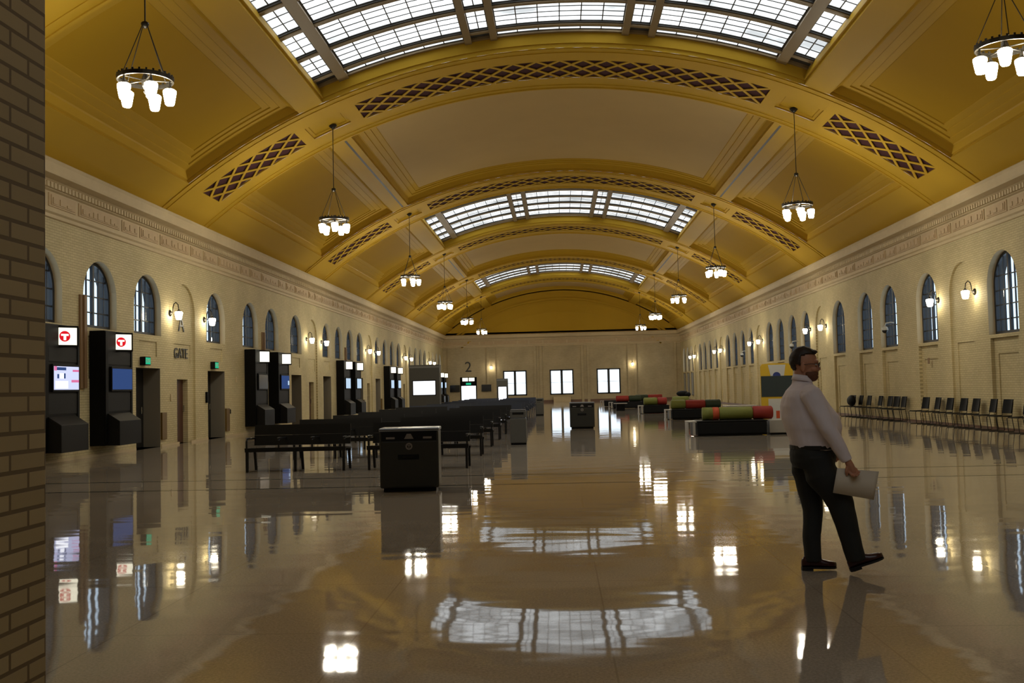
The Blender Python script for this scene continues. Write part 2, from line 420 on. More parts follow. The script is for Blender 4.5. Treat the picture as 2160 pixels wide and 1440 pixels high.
# ------------------------------------------------------------------ skylights
def skylight(idx, y0, y1, label, glass='sky_glass'):
    rt = thing('window_%d' % idx, label, 'skylight', (0,0,0), kind='structure')
    y0 += .06; y1 -= .06
    D = .50
    pane = MB(); bar = MB(); came = MB(); dark = MB()
    X = R0
    xs = [(-7.0, -6.42, 'n'), (-6.10, -2.72, 'w'), (-2.52, -1.98, 'n'), (-1.78, 1.78, 'w'), (1.98, 2.52, 'n'), (2.72, 6.10, 'w'), (6.42, 7.0, 'n')]
    sh = .66; n = 5
    pitch = (y1-y0-2*sh)/n
    rows = [(y0, y0+sh, 's')] + [(y0+sh+pitch*k, y0+sh+pitch*(k+1), 'm') for k in range(n)] + [(y1-sh, y1, 's')]
    for x0, x1, k in xs:
        p0, p1 = ph(x0) if abs(x0) < 7.05 else x0/R0, ph(x1)
        for r0, r1, rk in rows:
            if k == 'n' and rk == 's':
                B_ = MB
                m = 2
                for q in range(m):
                    a, c = p0+(p1-p0)*q/m, p0+(p1-p0)*(q+1)/m
                    dark.face([arc(a, r0, D), arc(c, r0, D), arc(c, r1, D), arc(a, r1, D)])
                continue
            m = 2 if k == 'n' else 6
            a0, a1 = r0+.13, r1-.13
            band(pane, p0, p1, a0, a1, D, m)
            for q in range(0, m+1):
                pp = p0+(p1-p0)*q/m
                w = .06 if q in (0, m) else .03
                ribbon(came, pp*X, 0, pp*X, a1-a0, w, a0, D-.02, D-.001, 1)
            h = (3 if rk == 'm' else 2) if k == 'n' else (4 if rk == 'm' else 2)
            for j in range(h+1):
                t = a0+(a1-a0)*j/h
                ribbon(came, p0*X, 0, p1*X, 0,   .05 if j in (0, h) else .026, t, D-.018, D-.001, m)
    # main curved bars between rows and the mullions between strips
    lim = ph(7.04)
    for r0, r1, rk in rows[1:]:
        ribbon(bar, -lim*X, 0, lim*X, 0, .15, r0, D-.10, D+.02, 28)
        for e in (-.10, .10): ribbon(came, -lim*X, 0, lim*X, 0, .05, r0+e, D-.06, D-.001, 28)
    for t in (y0+.06, y1-.06):
        ribbon(bar, -lim*X, 0, lim*X, 0, .12, t, D-.08, D+.02, 28)
    for xa in (-6.26, -2.62, -1.88, 1.88, 2.62, 6.26):
        ribbon(bar, ph(xa)*X, 0, ph(xa)*X, y1-y0, .2 if abs(xa) < 5 else .3, y0, D-.14, D+.02, 1)
    for xa in (-7.02, 7.02):
        ribbon(bar, ph(xa)*X, 0, ph(xa)*X, y1-y0, .10, y0, D-.06, D+.02, 1)
    bar.build('glazing_frame', M['bar'], rt); came.build('lead_came', M['came'], rt)
    pane.build('glass_pane', M[glass], rt, norm=False, merge=False); dark.build('end_vent', M['dark_reveal'], rt, norm=False)
    # lid above the glazing so that nothing leaks in
    lid = MB(); band(lid, -lim-.01, lim+.01, y0-.06, y1+.06, D+.06, 24); lid.build('glazing_cover', M['dark_reveal'], rt, norm=False)
skylight(1, *bays[3], 'nearest big leaded-glass skylight at the top of the picture')
skylight(2, *bays[5], 'middle leaded-glass skylight, second from the camera')
skylight(3, *bays[7], 'farthest and smallest leaded-glass skylight over the end of the hall')

skylight(4, *bays[1], 'added leaded-glass skylight behind the camera for fill light, out of view', 'fill_glass')  # invented opening, added unseen to light the man and the near floor

# ------------------------------------------------------------------ side walls
ZW = {0:19.4, 1:22.4, 2:25.36, 3:28.36, 4:34.1, 5:38.0, 6:40.89, 7:44.68, 8:50.67, 9:53.49, 10:56.38, 11:59.15, 12:65.02, 13:67.89, 14:70.8, 15:73.68,
      16:79.4, 17:82.53, 18:85.42, 19:88.14, 20:93.7, 21:96.5, 22:99.3}
NICHE = [16.7, 31.15, 47.67, 62.1, 76.5, 90.9]
WWID, CROWN = .95, 5.07
DOORW = (3, 4, 7, 8, 11, 12, 15, 16)
SPR = CROWN-WWID
WTOP = 7.3
REV, OUT = .25, .26
def arcpts(yc, r, zs, n=14): return [(yc-r*math.cos(PI*k/n), zs+r*math.sin(PI*k/n)) for k in range(n+1)]
def side_wall(s):
    w = MB()
    sill = 3.31 if s < 0 else 2.72
    def P(y, z, d=0.): return (s*(HW+d), y, z)
    def q(y0, y1, z0, z1, d=0.): w.face([P(y0,z0,d), P(y1,z0,d), P(y1,z1,d), P(y0,z1,d)])
    def rec(y0, y1, z0, z1, Y0, Y1, Z0, Z1, d, back=True, backm=0, sidem=0, base=0.):    # plain [y]x[z] with a recess [Y]x[Z] of depth d
        if Y0 > y0: q(y0, Y0, z0, z1, base)
        if Y1 < y1: q(Y1, y1, z0, z1, base)
        if Z0 > z0: q(Y0, Y1, z0, Z0, base)
        if Z1 < z1: q(Y0, Y1, Z1, z1, base)
        w.cur = sidem
        for a, c in (((Y0,Z0),(Y0,Z1)), ((Y0,Z1),(Y1,Z1)), ((Y1,Z1),(Y1,Z0)), ((Y1,Z0),(Y0,Z0))):
            w.face([P(*a, base), P(*c, base), P(*c, base+d), P(*a, base+d)])
        w.cur = backm
        if back: q(Y0, Y1, Z0, Z1, base+d)
        w.cur = 0
    cols = [(ZW[k]-WWID, ZW[k]+WWID, 'w', k) for k in ZW if k >= (1 if s < 0 else 3)] + [(n-WWID, n+WWID, 'n', i) for i, n in enumerate(NICHE)]
    cols.sort(); last = YB
    for y0, y1, kind, k in cols:
        q(last, y0, 0, WTOP); last = y1; yc = (y0+y1)/2
        A = arcpts(yc, WWID, SPR)
        for i in range(len(A)-1):
            w.face([P(*A[i]), P(*A[i+1]), P(A[i+1][0], WTOP), P(A[i][0], WTOP)])
        if kind == 'n':
            d = .07
            O = [(y0, 0)] + A + [(y1, 0)]
            for i in range(len(O)-1): w.face([P(*O[i]), P(*O[i+1]), P(*O[i+1], d), P(*O[i], d)])
            # back of the niche, with a narrow door on the left wall
            for i in range(len(A)-1):
                w.face([P(A[i][0], SPR, d), P(A[i+1][0], SPR, d), P(*A[i+1], d), P(*A[i], d)])
            if s < 0:
                rec(y0, y1, 0, 2.45, yc-.45, yc+.45, 0, 2.03, .22, True, 1, 0, d)
                rec(y0, y1, 2.45, SPR, yc-.7, yc+.7, 2.55, 3.15, .02, True, 0, 0, d)
            else:
                rec(y0, y1, 0, SPR, yc-.62, yc+.62, .25, 2.6, .03, True, 0, 0, d)
            continue
        # window reveal
        O = [(y0, sill)] + A + [(y1, sill), (y0, sill)]
        for i in range(len(O)-1):
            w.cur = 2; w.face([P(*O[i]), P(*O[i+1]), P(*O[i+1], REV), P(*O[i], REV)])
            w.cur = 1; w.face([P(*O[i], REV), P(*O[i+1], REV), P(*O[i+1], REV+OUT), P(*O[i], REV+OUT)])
        w.cur = 0
        if s < 0 and k in DOORW:
            rec(y0, y1, 0, 2.5, yc-.85, yc+.85, 0, 2.34, .57, True, 1, 3)
            rec(y0, y1, 2.5, sill, yc-.62, yc+.62, 2.68, 3.12, .03)
        elif s > 0:
            rec(y0, y1, 0, sill, yc-.88, yc+.88, 0, sill-.10, .10, False)
            rec(yc-.88, yc+.88, 0, sill-.10, yc-.62, yc+.62, .3, sill-.55, .03, True, 0, 0, .10)
        else:
            rec(y0, y1, 0, sill, yc-.7, yc+.7, 2.0, 3.1, .03)
    q(last, YE, 0, WTOP)
    return w
for s, nm in ((-1, 'left'), (1, 'right')):
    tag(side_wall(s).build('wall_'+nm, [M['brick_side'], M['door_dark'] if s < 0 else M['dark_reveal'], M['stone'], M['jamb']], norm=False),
        'long buff brick %s-hand wall with arched openings' % nm, 'wall', kind='structure')
# window sashes
def make_sash(sill):
    fr = MB()
    d0, d1 = REV-.06, REV+.02
    A = arcpts(0, WWID, SPR-sill, 20); B = arcpts(0, WWID-.09, SPR-sill, 20)
    O = [(-WWID, 0)] + A + [(WWID, 0)]; I = [(-WWID+.09, .09)] + B + [(WWID-.09, .09)]
    for i in range(len(O)-1):
        a, c, e, f = O[i], O[i+1], I[i+1], I[i]
        fr.rings([[(d0, *a), (d1, *a), (d1, *f), (d0, *f)], [(d0, *c), (d1, *c), (d1, *e), (d0, *e)]])
    fr.box(d0, d1, -WWID, WWID, 0, .09)
    for yy, wd in ((0, .09),):
        fr.box(d0, d1, yy-wd/2, yy+wd/2, .05, CROWN-sill-.05)
    bars = MB()
    for yy in (-.62, -.33, .33, .62):
        h = SPR-sill+math.sqrt(max(0, (WWID-.05)**2-yy*yy))
        bars.box(d0+.02, d1-.02, yy-.014, yy+.014, .05, h)
    z = .42
    while z < CROWN-sill-.25:
        hw = WWID-.05 if z < SPR-sill else math.sqrt(max(.01, (WWID-.05)**2-(z-SPR+sill)**2))
        bars.box(d0+.02, d1-.02, -hw, hw, z-.016, z+.016); z += .42
    gl = MB(); gl.face([(REV-.02, y, z) for y, z in [(-WWID+.05, .05)] + arcpts(0, WWID-.05, SPR-sill, 20) + [(WWID-.05, .05)]])
    return fr, bars, gl
def place_windows(s, first_idx):
    sill = 3.31 if s < 0 else 2.72
    fr, bars, gl = make_sash(sill)
    proto = None; n = 0
    for k in sorted(ZW):
        if s < 0 and k < 1: continue
        if s > 0 and k < 3: continue
        n += 1
        lab = 'arched dark-framed window in the %s-hand wall, %s from the camera' % ('left' if s < 0 else 'right', ORD[n-1])
        if proto is None:
            proto = thing('window_%d' % (first_idx), lab, 'window', (s*HW, ZW[k], sill), 0 if s > 0 else PI, 'arched windows of the %s wall' % ('left' if s < 0 else 'right'), 'structure')
            fr.build('sash_frame', M['steel_dark'], proto); bars.build('glazing_bar', M['steel_dark'], proto); gl.build('glass_pane', M['glass_side'], proto, norm=False)
        else:
            c = copy_tree(proto, (s*HW, ZW[k], sill), None, lab); c.name = 'window_%d' % (first_idx+n-1)
place_windows(-1, 5); place_windows(1, 30)

# cornice and frieze, as profiles run along the walls
PROF = [(0, 5.78), (.05, 5.80), (.05, 5.88), (.10, 5.92), (.10, 6.0), (.03, 6.02), (.03, 6.42), (.09, 6.45), (.12, 6.62), (.16, 6.66), (.40, 6.70), (.42, 6.76), (.42, 6.95), (.46, 7.02), (.40, 7.06), (.1, 7.12), (0, 7.12)]
def cornice(name, fn, a, b_, label):
    c = MB(); c.prism(PROF, 1, a, b_)
    c.v = [fn(v) for v in c.v]
    o = tag(c.build(name, M['stone']), label, 'cornice', kind='structure')
    d = MB(); n = int((b_-a)/.17)
    for k in range(n):
        y = a+.05+k*.17; d.box(.1, .17, y, y+.10, 6.47, 6.60)
    d.v = [fn(v) for v in d.v]; d.build('dentil_row', M['stone'], o, merge=False)['kind'] = 'stuff'
    f = MB(); g = MB(); y = a+.3; k = 0
    rnd = random.Random(3)
    while y < b_-1.5:
        L = (2.3, 1.0, 1.3)[k % 3]
        if y+L > b_: break
        f.box(.03, .055, y, y+L, 6.06, 6.38)
        g.box(.05, .075, y+.08, y+L-.08, 6.10, 6.34)
        yy = y+.14
        while yy < y+L-.25:
            hh = rnd.uniform(.05, .2); ww = rnd.uniform(.1, .3)
            g.box(.07, .095, yy, min(yy+ww, y+L-.1), 6.13, 6.13+hh); yy += ww+rnd.uniform(.04, .2)
        y += L+.16; k += 1
    f.v = [fn(v) for v in f.v]; g.v = [fn(v) for v in g.v]
    f.build('frieze_panel', M['frieze'], o); g.build('frieze_relief', M['frieze'], o)
cornice('trim_21', lambda v: (-HW+v[0], v[1], v[2]), YB, YE, 'stone cornice and relief frieze along the left-hand wall')
cornice('trim_22', lambda v: (HW-v[0], v[1], v[2]), YB, YE, 'stone cornice and relief frieze along the right-hand wall')
cornice('trim_23', lambda v: (v[1], YE-v[0], v[2]), -HW, HW, 'stone cornice and frieze across the end wall')
for s, nm in ((-1, 'left'), (1, 'right')):
    bb = MB(); x0, x1 = sorted((s*HW, s*(HW-.025)))
    sk = sorted([(ZW[k]-.9, ZW[k]+.9) for k in DOORW] + [(n-.5, n+.5) for n in NICHE]) if s < 0 else []
    last = YB
    for a, c in sk: bb.box(x0, x1, last, a, 0, .07); last = c
    bb.box(x0, x1, last, YE, 0, .07)
    tag(bb.build('baseboard_'+nm, M['stone'] if s < 0 else M['base']), 'low baseboard along the %s-hand wall' % nm, 'baseboard', kind='structure')

# end wall with three windows, a glazed door, pilasters, and the lunette above
EX = [(-4.8, 'l'), (0, 'c'), (4.8, 'r')]
w = MB()
holes = sorted([(x-1.22, x+1.22, .74, 3.32) for x, _ in EX] + [(-10.45, -8.75, 0, 2.75)])
last = -HW
for x0, x1, z0, z1 in holes:
    w.face([(last, YE, 0), (x0, YE, 0), (x0, YE, WTOP), (last, YE, WTOP)]); last = x1
    if z0 > 0: w.face([(x0, YE, 0), (x1, YE, 0), (x1, YE, z0), (x0, YE, z0)])
    w.face([(x0, YE, z1), (x1, YE, z1), (x1, YE, WTOP), (x0, YE, WTOP)])
    O = [(x0, z0), (x0, z1), (x1, z1), (x1, z0), (x0, z0)]
    for i in range(4): w.face([(O[i][0], YE, O[i][1]), (O[i+1][0], YE, O[i+1][1]), (O[i+1][0], YE+.35, O[i+1][1]), (O[i][0], YE+.35, O[i][1])])
w.face([(last, YE, 0), (HW, YE, 0), (HW, YE, WTOP), (last, YE, WTOP)])
for xx in (-11.6, -7.55, -6.9, -2.7, -2.1, 2.15, 2.75, 6.9, 7.55, 11.6):
    w.box(xx-.13, xx+.13, YE-.1, YE+.02, 0, 5.8)
tag(w.build('wall_end', [M['brick_end']], norm=False), 'buff brick end wall with three double windows', 'wall', kind='structure')
lu = MB(); n = 30
for k in range(n):
    a, c = -PS+2*PS*k/n, -PS+2*PS*(k+1)/n
    p, q_ = arc(a, YE, .6), arc(c, YE, .6)
    lu.face([(p.x, YE, 7.0), (q_.x, YE, 7.0), q_, p])
for rr, dd in ((-.9, .12), (-1.15, .06), (-2.2, .05)):
    for k in range(40):
        a, c = -PS*.93+1.86*PS*k/40, -PS*.93+1.86*PS*(k+1)/40
        P4 = lambda t: [arc(t, YE+.02, rr), arc(t, YE+.02, rr+.16), arc(t, YE-dd, rr+.16), arc(t, YE-dd, rr)]
        lu.rings([P4(a), P4(c)])
tag(lu.build('wall_lunette', M['gold'], norm=False), 'ochre half-round lunette above the end wall', 'wall', kind='structure')
b = MB(); b.face([(-HW-.5, YB, 0), (HW+.5, YB, 0), (HW+.5, YB, 13), (-HW-.5, YB, 13)])
tag(b.build('wall_back', M['brick_end'], norm=False), 'brick wall behind the camera, out of view', 'wall', kind='structure')
b = MB(); b.box(-HW+.05, -10.5, YE-.03, YE, 0, .22); b.box(-8.7, HW-.05, YE-.03, YE, 0, .22)
tag(b.build('baseboard_end', M['base']), 'brown baseboard along the end wall', 'baseboard', kind='structure')
for i, (x, _) in enumerate(EX):
    rt = thing('window_%d' % (60+i), 'bright double casement window in the end wall, ' + ['left of the three', 'centre of the three', 'right of the three'][i], 'window', (x, YE, .74), kind='structure')
    f = MB(); W2, H2 = 1.22, 2.58
    for a, c, e, g in ((-W2, -W2+.14, 0, H2), (W2-.14, W2, 0, H2), (-.12, .12, 0, H2), (-W2, W2, 0, .13), (-W2, W2, H2-.13, H2)): f.box(a, c, -.04, .12, e, g)
    f.build('window_frame', M['steel_dark'], rt, merge=False)
    g = MB(); g.box(-W2+.1, W2-.1, .02, .05, 1.25, 1.28); g.build('glazing_bar', M['grey'], rt)
    g = MB(); g.face([(-W2, .06, 0), (W2, .06, 0), (W2, .06, H2), (-W2, .06, H2)]); g.build('glass_pane', M['glass_end'], rt, norm=False)

# near brick pier
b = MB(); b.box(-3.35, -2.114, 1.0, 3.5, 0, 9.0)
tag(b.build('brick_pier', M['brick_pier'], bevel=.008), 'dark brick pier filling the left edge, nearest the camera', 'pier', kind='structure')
# ------------------------------------------------------------------ hanging lamps
def shade_mesh(h=.28, r0=.078, r1=.112, m='lamp'):
    s = MB(); s.lathe([(.02, -h), (r0*.8, -h+.005), (r0, -h+.03), (r1, -.05), (r1*.98, -.02), (r1*.75, 0), (.03, .01)], n=14)
    return s
def make_chandelier(loc, ceil_z, rz, label):
    t = thing('hanging_lamp', label, 'chandelier', loc, rz, 'bronze ring chandeliers in two rows under the vault')
    H = ceil_z-loc[2]            # root sits at the ring
    b = MB(); b.lathe([(.13, H+.02), (.13, H-.03), (.06, H-.10), (.02, H-.13)]); b.build('ceiling_canopy', M['iron'], t, True)
    b = MB(); b.tube([(0,0,H-.1), (0,0,.99)], .013); b.build('rod', M['iron'], t)
    b = MB(); b.lathe([(.02, 1.03), (.065, 1.0), (.07, .97), (.05, .93), (.02, .90)]); b.build('hub', M['iron'], t, True)
    for k in range(4):
        a = PI/4+k*PI/2; c = MB(); c.tube([(.05*math.cos(a), .05*math.sin(a), .96), (.45*math.cos(a), .45*math.sin(a), .05)], .009, 6); c.build('chain', M['iron'], t)
    b = MB(); prof = [(.44, -.035), (.47, -.035), (.48, .035), (.44, .035)]
    b.rings([[(r*math.cos(2*PI*k/40), r*math.sin(2*PI*k/40), z) for r, z in prof] for k in range(41)], cap=False)
    for k in range(26):
        a = 2*PI*k/26; T = Matrix.Rotation(a, 4, 'Z'); b.box(.448, .472, -.016, .016, .03, .07, T)
    b.build('ring', M['iron'], t)
    b = MB(); b.lathe([(.015, .15), (.05, .05), (.07, -.02), (.05, -.12), (.02, -.18), (.03, -.22), (.008, -.26)])
    for k in range(5):
        a = 2*PI*k/5; b.tube([(.03*math.cos(a), .03*math.sin(a), -.02), (.46*math.cos(a), .46*math.sin(a), -.02)], .012, 6)
    b.build('centre_finial', M['iron'], t)
    for k in range(5):
        a = 2*PI*k/5; s = shade_mesh(); s.v = [(x+.40*math.cos(a), y+.40*math.sin(a), z-.16) for x, y, z in s.v]
        g = s.build('lamp_shade', M['lamp'], t, True)
        c = MB(); c.lathe([(.012, .15), (.03, .05), (.055, .025), (.06, -.015)], n=10)
        c.v = [(x+.40*math.cos(a), y+.40*math.sin(a), z-.16) for x, y, z in c.v]; c.build('lamp_holder', M['iron'], g)
    return t
CH = 7.304; cz = arc(ph(7.3), 0, .09).z
ch0 = None
chz = [16.65, 31.1, 47.3, 61.8, 76.95, 91.1]
for i, Y in enumerate(chz):
    for s, nm in ((-1, 'left'), (1, 'right')):
        lab = 'bronze ring lamp with five glowing shades, %s in the %s-hand row' % (['nearest', 'second', 'third', 'fourth', 'fifth', 'farthest'][i], nm)
        rz = {(0,-1):.314, (0,1):.5, (1,-1):-.05, (1,1):.95}.get((i,s), .37*i+.6*s)
        if ch0 is None: ch0 = make_chandelier((s*CH, Y, 7.0), cz, rz, lab)
        else: copy_tree(ch0, (s*CH, Y, 7.0), rz, lab)

# ------------------------------------------------------------------ wall sconces
def make_sconce(loc, rz, label):
    t = thing('wall_sconce', label, 'wall lamp', loc, rz, 'gooseneck wall lamps either side of the niches')
    b = MB(); T = Matrix.Rotation(PI/2, 4, 'Y'); b.lathe([(.10, 0), (.10, .02), (.05, .05), (.02, .08)]); b.v = [tuple(T @ Vector(p)) for p in b.v]
    b.build('wall_rosette', M['iron'], t, True)
    b = MB(); b.tube([(.04,0,0), (.09,0,.03), (.10,0,.18), (.13,0,.28), (.19,0,.33), (.26,0,.26), (.28,0,.08)], .016, 8); b.build('gooseneck_arm', M['iron'], t, True)
    s = shade_mesh(.25, .085, .12, 'sconce'); s.v = [(x+.28, y, z+.04) for x, y, z in s.v]; s.build('lamp_shade', M['sconce'], t, True)
    b = MB(); b.lathe([(.02, .11), (.05, .07), (.06, .02)]); b.v = [(x+.28, y, z) for x, y, z in b.v]; b.build('lamp_holder', M['iron'], t, True)
    return t
sc0 = None
nth = ['nearest', 'second', 'third', 'fourth', 'fifth', 'sixth', 'seventh', 'eighth', 'ninth', 'tenth']
for s, nm in ((-1, 'left'), (1, 'right')):
    n = 0
    for N in NICHE[1:]:
        for d in ((-1.17, 1.78) if s < 0 else (-1.0, 1.85)):
            loc = (s*(HW-.005), N+d, 4.06)
            lab = 'gooseneck lamp on the %s-hand brick wall, %s from the camera' % (nm, nth[n]); n += 1
            if sc0 is None: sc0 = make_sconce(loc, 0, lab)
            else: copy_tree(sc0, loc, 0 if s < 0 else PI, lab)
for x, nm in ((-7.2, 'left'), (7.25, 'right')):
    copy_tree(sc0, (x, YE-.105, 3.75), -PI/2, 'gooseneck lamp glowing on the end wall, %s of the windows' % nm)
# ------------------------------------------------------------------ ticket kiosks on the left wall
WX = -HW
def kiosk(Y, label, screen, logo, grp='black ticket kiosks with lightbox signs along the left wall', root=None, rz=0, yoff=0):
    t = thing('ticket_kiosk', label, 'kiosk', (WX+.005, Y, 0), rz, grp)
    w2 = .80
    b = MB(); b.box(0, .40, -w2, w2, .28, 3.22); b.box(.40, .425, -w2, -w2+.16, .34, 3.2); b.box(.40, .425, w2-.10, w2, .34, 3.2)
    b.build('back_cabinet', M['black'], t, bevel=.01)
    for z0, z1 in ((1.15, 1.62), (2.36, 2.68)):
        b = MB(); b.box(.40, .412, -w2+.18, w2-.12, z0, z1); b.build('front_panel', M['black2'], t)
    b = MB(); b.prism([(.42, .28), (.74, .28), (.74, .90), (.43, 1.10)], 1, -w2+.10, w2-.20); b.build('writing_desk', M['black2'], t, bevel=.012)
    Ts = Matrix.Translation((.45, -.03, 2.95)) @ Matrix.Rotation(-.75, 4, 'Z')
    sgn = MB(); sgn.box(-.10, .045, -.33, .33, -.25, .25, Ts); sg = sgn.build('lightbox_sign', M['black'], t, bevel=.012)
    f = MB(); f.box(.04, .052, -.285, .285, -.20, .20, Ts); f.build('lit_face', M['sign'], sg)
    if logo:
        g = MB(); T = Ts @ Matrix.Translation((.052, .01, 0)) @ Matrix.Rotation(PI/2, 4, 'Y')
        g.lathe([(.125, 0), (.125, .005)], n=32); g.v = [tuple(T @ Vector(p)) for p in g.v]; g.build('red_logo_disc', M['sign_red'], sg)
        g = MB(); T2 = Ts @ Matrix.Translation((.052, .01, 0))
        g.prism([(-.085, .01), (-.085, .055), (.085, .055), (.085, .01), (.028, .01), (.028, -.09), (-.028, -.09), (-.028, .01)], 0, .004, .009); g.v = [tuple(T2 @ Vector(p)) for p in g.v]
        g.build('white_letter', M['sign'], sg)
    s = MB(); s.box(.40, .455, -w2+.28, w2-.08, 1.66, 2.30); m = s.build('monitor', M['black'], t, bevel=.01)
    y0, y1, z0, z1 = -w2+.32, w2-.12, 1.71, 2.25
    s = MB(); s.box(.45, .461, y0, y1, z0, z1); s.build('screen', M[screen], m)
    if screen == 'screen_lav':
        s = MB(); s.box(.461, .463, y0, y0+.12, z1-.10, z1); s.box(.461, .463, y1-.36, y1, z0+.17, z0+.23); s.box(.461, .463, y1-.30, y1, z1-.12, z1-.07); s.build('pink_bar', M['screen_pink'], m, merge=False)
        s = MB(); s.box(.461, .463, y0+.12, y0+.55, z1-.09, z1-.02); s.box(.461, .4635, y0+.14, y0+.22, z0+.26, z0+.36); s.box(.461, .4635, y0+.45, y0+.52, z0+.26, z0+.38); s.build('dark_bar', M['screen_blue'], m, merge=False)
        s = MB(); s.box(.461, .4625, y0+.06, y0+.64, z0+.03, z0+.20); s.box(.461, .4625, y0+.26, y0+.44, z0+.26, z0+.38); s.build('white_area', M['screen_white'], m, merge=False)
    elif screen == 'screen_blue' and logo is False:
        s = MB(); s.box(.461, .463, y1-.22, y1-.02, z0+.15, z0+.33); s.build('bright_patch', M['screen_pale'], m)
    return t
kiosk(22.55, 'black ticket kiosk with a red-logo lightbox, nearest the camera beside the brick pier', 'screen_lav', True)
kiosk(25.52, 'black ticket kiosk with red-logo lightbox and dim blue screen, right of the nearest', 'screen_blue', True)
kiosk(38.0, 'black ticket kiosk beyond the first pair of gate doors, left one of the second pair', 'screen_off', None)
kiosk(41.1, 'black ticket kiosk with small bright patch on its screen, right one of the second pair', 'screen_blue', False)
k0 = kiosk(53.55, 'black ticket kiosk with pale lit screen, left one of the third pair', 'screen_pale', None)
copy_tree(k0, (WX+.005, 56.5, 0), None, 'black ticket kiosk with pale lit screen, right one of the third pair')
copy_tree(k0, (WX+.005, 68.0, 0), None, 'black ticket kiosk, left one of the fourth pair, just left of the grey display slab')
copy_tree(k0, (WX+.005, 71.0, 0), None, 'black ticket kiosk, right one of the fourth pair, just left of the grey display slab')
copy_tree(k0, (WX+.005, 96.7, 0), None, 'black ticket kiosk in the far left corner, left one of the last pair')
copy_tree(k0, (WX+.005, 100.0, 0), None, 'black ticket kiosk in the far left corner, right one of the last pair')
for i, Y in enumerate((24.30, 39.55, 55.0)):
    b = MB(); z0, z1 = (1.75, 4.1) if i == 0 else (2.6, 4.0)
    b.box(WX+.001, WX+.05, Y-.13, Y, z0, z1); b.box(WX+.001, WX+.09, Y, Y+.14, z0, z1)
    tag(b.build('cable_cover', M['brown'], merge=False), ['tall brown cable cover on the brick between the two nearest kiosks', 'brown cable cover on the brick above the second pair of kiosks', 'brown cable cover on the brick above the third pair of kiosks'][i], 'cable cover', 'brown cable covers on the left wall')

# exit signs, gate letters, guard panels, small wall fittings
gates = [('first', 31.25, 3, 4), ('second', 47.67, 7, 8), ('third', 62.1, 11, 12), ('fourth', 76.5, 15, 16)]
ex0 = None
for gi, (gn, N, ka, kb) in enumerate(gates):
    for k, side in ((ka, 'left'), (kb, 'right')):
        if gi > 0: continue
        lab = 'green lit exit sign above the %s door of the first gate' % side
        loc = (WX+.002, ZW[k]-.40, 2.53)
        if ex0 is None:
            ex0 = thing('exit_sign', lab, 'exit sign', loc, 0, 'green exit signs over the gate doors')
            b = MB(); b.box(0, .16, -.19, .19, -.12, .12); b.build('housing', M['black'], ex0, bevel=.01)
            b = MB(); b.box(.155, .165, -.165, .165, -.095, .095); fc = b.build('lit_face', M['exit'], ex0)
            text_mesh('exit_lettering', 'EXIT', .15, M['white'], fc, (.166, 0, 0), (PI/2, 0, PI/2), .002)
            b = MB(); b.box(.02, .14, -.194, -.188, -.095, .095); b.build('side_face', M['black2'], ex0)
        else: copy_tree(ex0, loc, None, lab)
    for k, side in ((ka, 'left'), (kb, 'right')):
        if gi == 0 or gi == 2:
            b = MB(); yy = ZW[k]+.86
            b.box(WX+.002, WX+.06, yy, yy+.36, .21, 1.02)
            tag(b.build('guard_panel', M['brass'], bevel=.01), 'brown guard panel on the wall right of the %s door of the %s gate' % (side, gn), 'guard panel', 'brown guard panels beside the gate doors')
text = [('A', .62, 3.78, 31.45), ('GATE', .36, 2.84, 31.45)]
g = thing('gate_sign', 'dark metal letter A over the word GATE in the nearest wall niche', 'sign', (WX-.07, 31.06, 0))
text_mesh('letter_a', 'A', .74, M['letter'], g, (.012, 0, 3.78), (PI/2, 0, PI/2), .012)
text_mesh('gate_word', 'GATE', .46, M['letter'], g, (.012, -.05, 2.84), (PI/2, 0, PI/2), .012)
b = MB(); b.box(WX+.001, WX+.07, 33.0, 33.12, 1.25, 1.62)
tag(b.build('call_box', M['black'], bevel=.006), 'small black call box left of the right door of the first gate', 'call box')
for Y, z, lab in ((30.02, 1.35, 'small beige switch plate between the first gate left door and niche'), (36.2, 1.95, 'small beige switch plate on the plain brick before the second pair of kiosks')):
    b = MB(); b.box(WX+.001, WX+.03, Y-.05, Y+.05, z, z+.22)
    tag(b.build('switch_plate', M['stone'], bevel=.004), lab, 'switch plate')
b = MB(); b.box(WX+.001, WX+.05, 35.35, 35.47, .82, .98)
tag(b.build('wall_socket', M['black'], bevel=.004), 'small black socket right of the right door of the first gate', 'wall socket')
# doors inside the openings
def leaf(Y, d, w, h, m, name, label, cat):
    t = thing(name, label, cat, (WX-d+.012, Y, 0), 0, kind='structure')
    b = MB(); b.box(0, .045, -w/2+.01, w/2-.01, .01, h-.01); b.build('door_leaf', m, t, bevel=.004)
    b = MB(); b.tube([(.045, w*.36, 1.0), (.09, w*.36, 1.0), (.09, w*.36, 1.2)], .014, 6); b.build('door_handle', M['chrome'], t)
n = 0
for gn, N, ka, kb in gates:
    n += 1; leaf(N, .29, .9, 2.03, M['wood_red'], 'door_%d' % n, 'narrow red-brown door in the niche of the %s gate' % gn, 'door')
    for k, side in ((ka, 'left'), (kb, 'right')):
        n += 1; leaf(ZW[k], .57, 1.70, 2.34, M['door_dark'], 'door_%d' % n, 'dark %s door of the %s gate, set deep in the wall' % (side, gn), 'door')

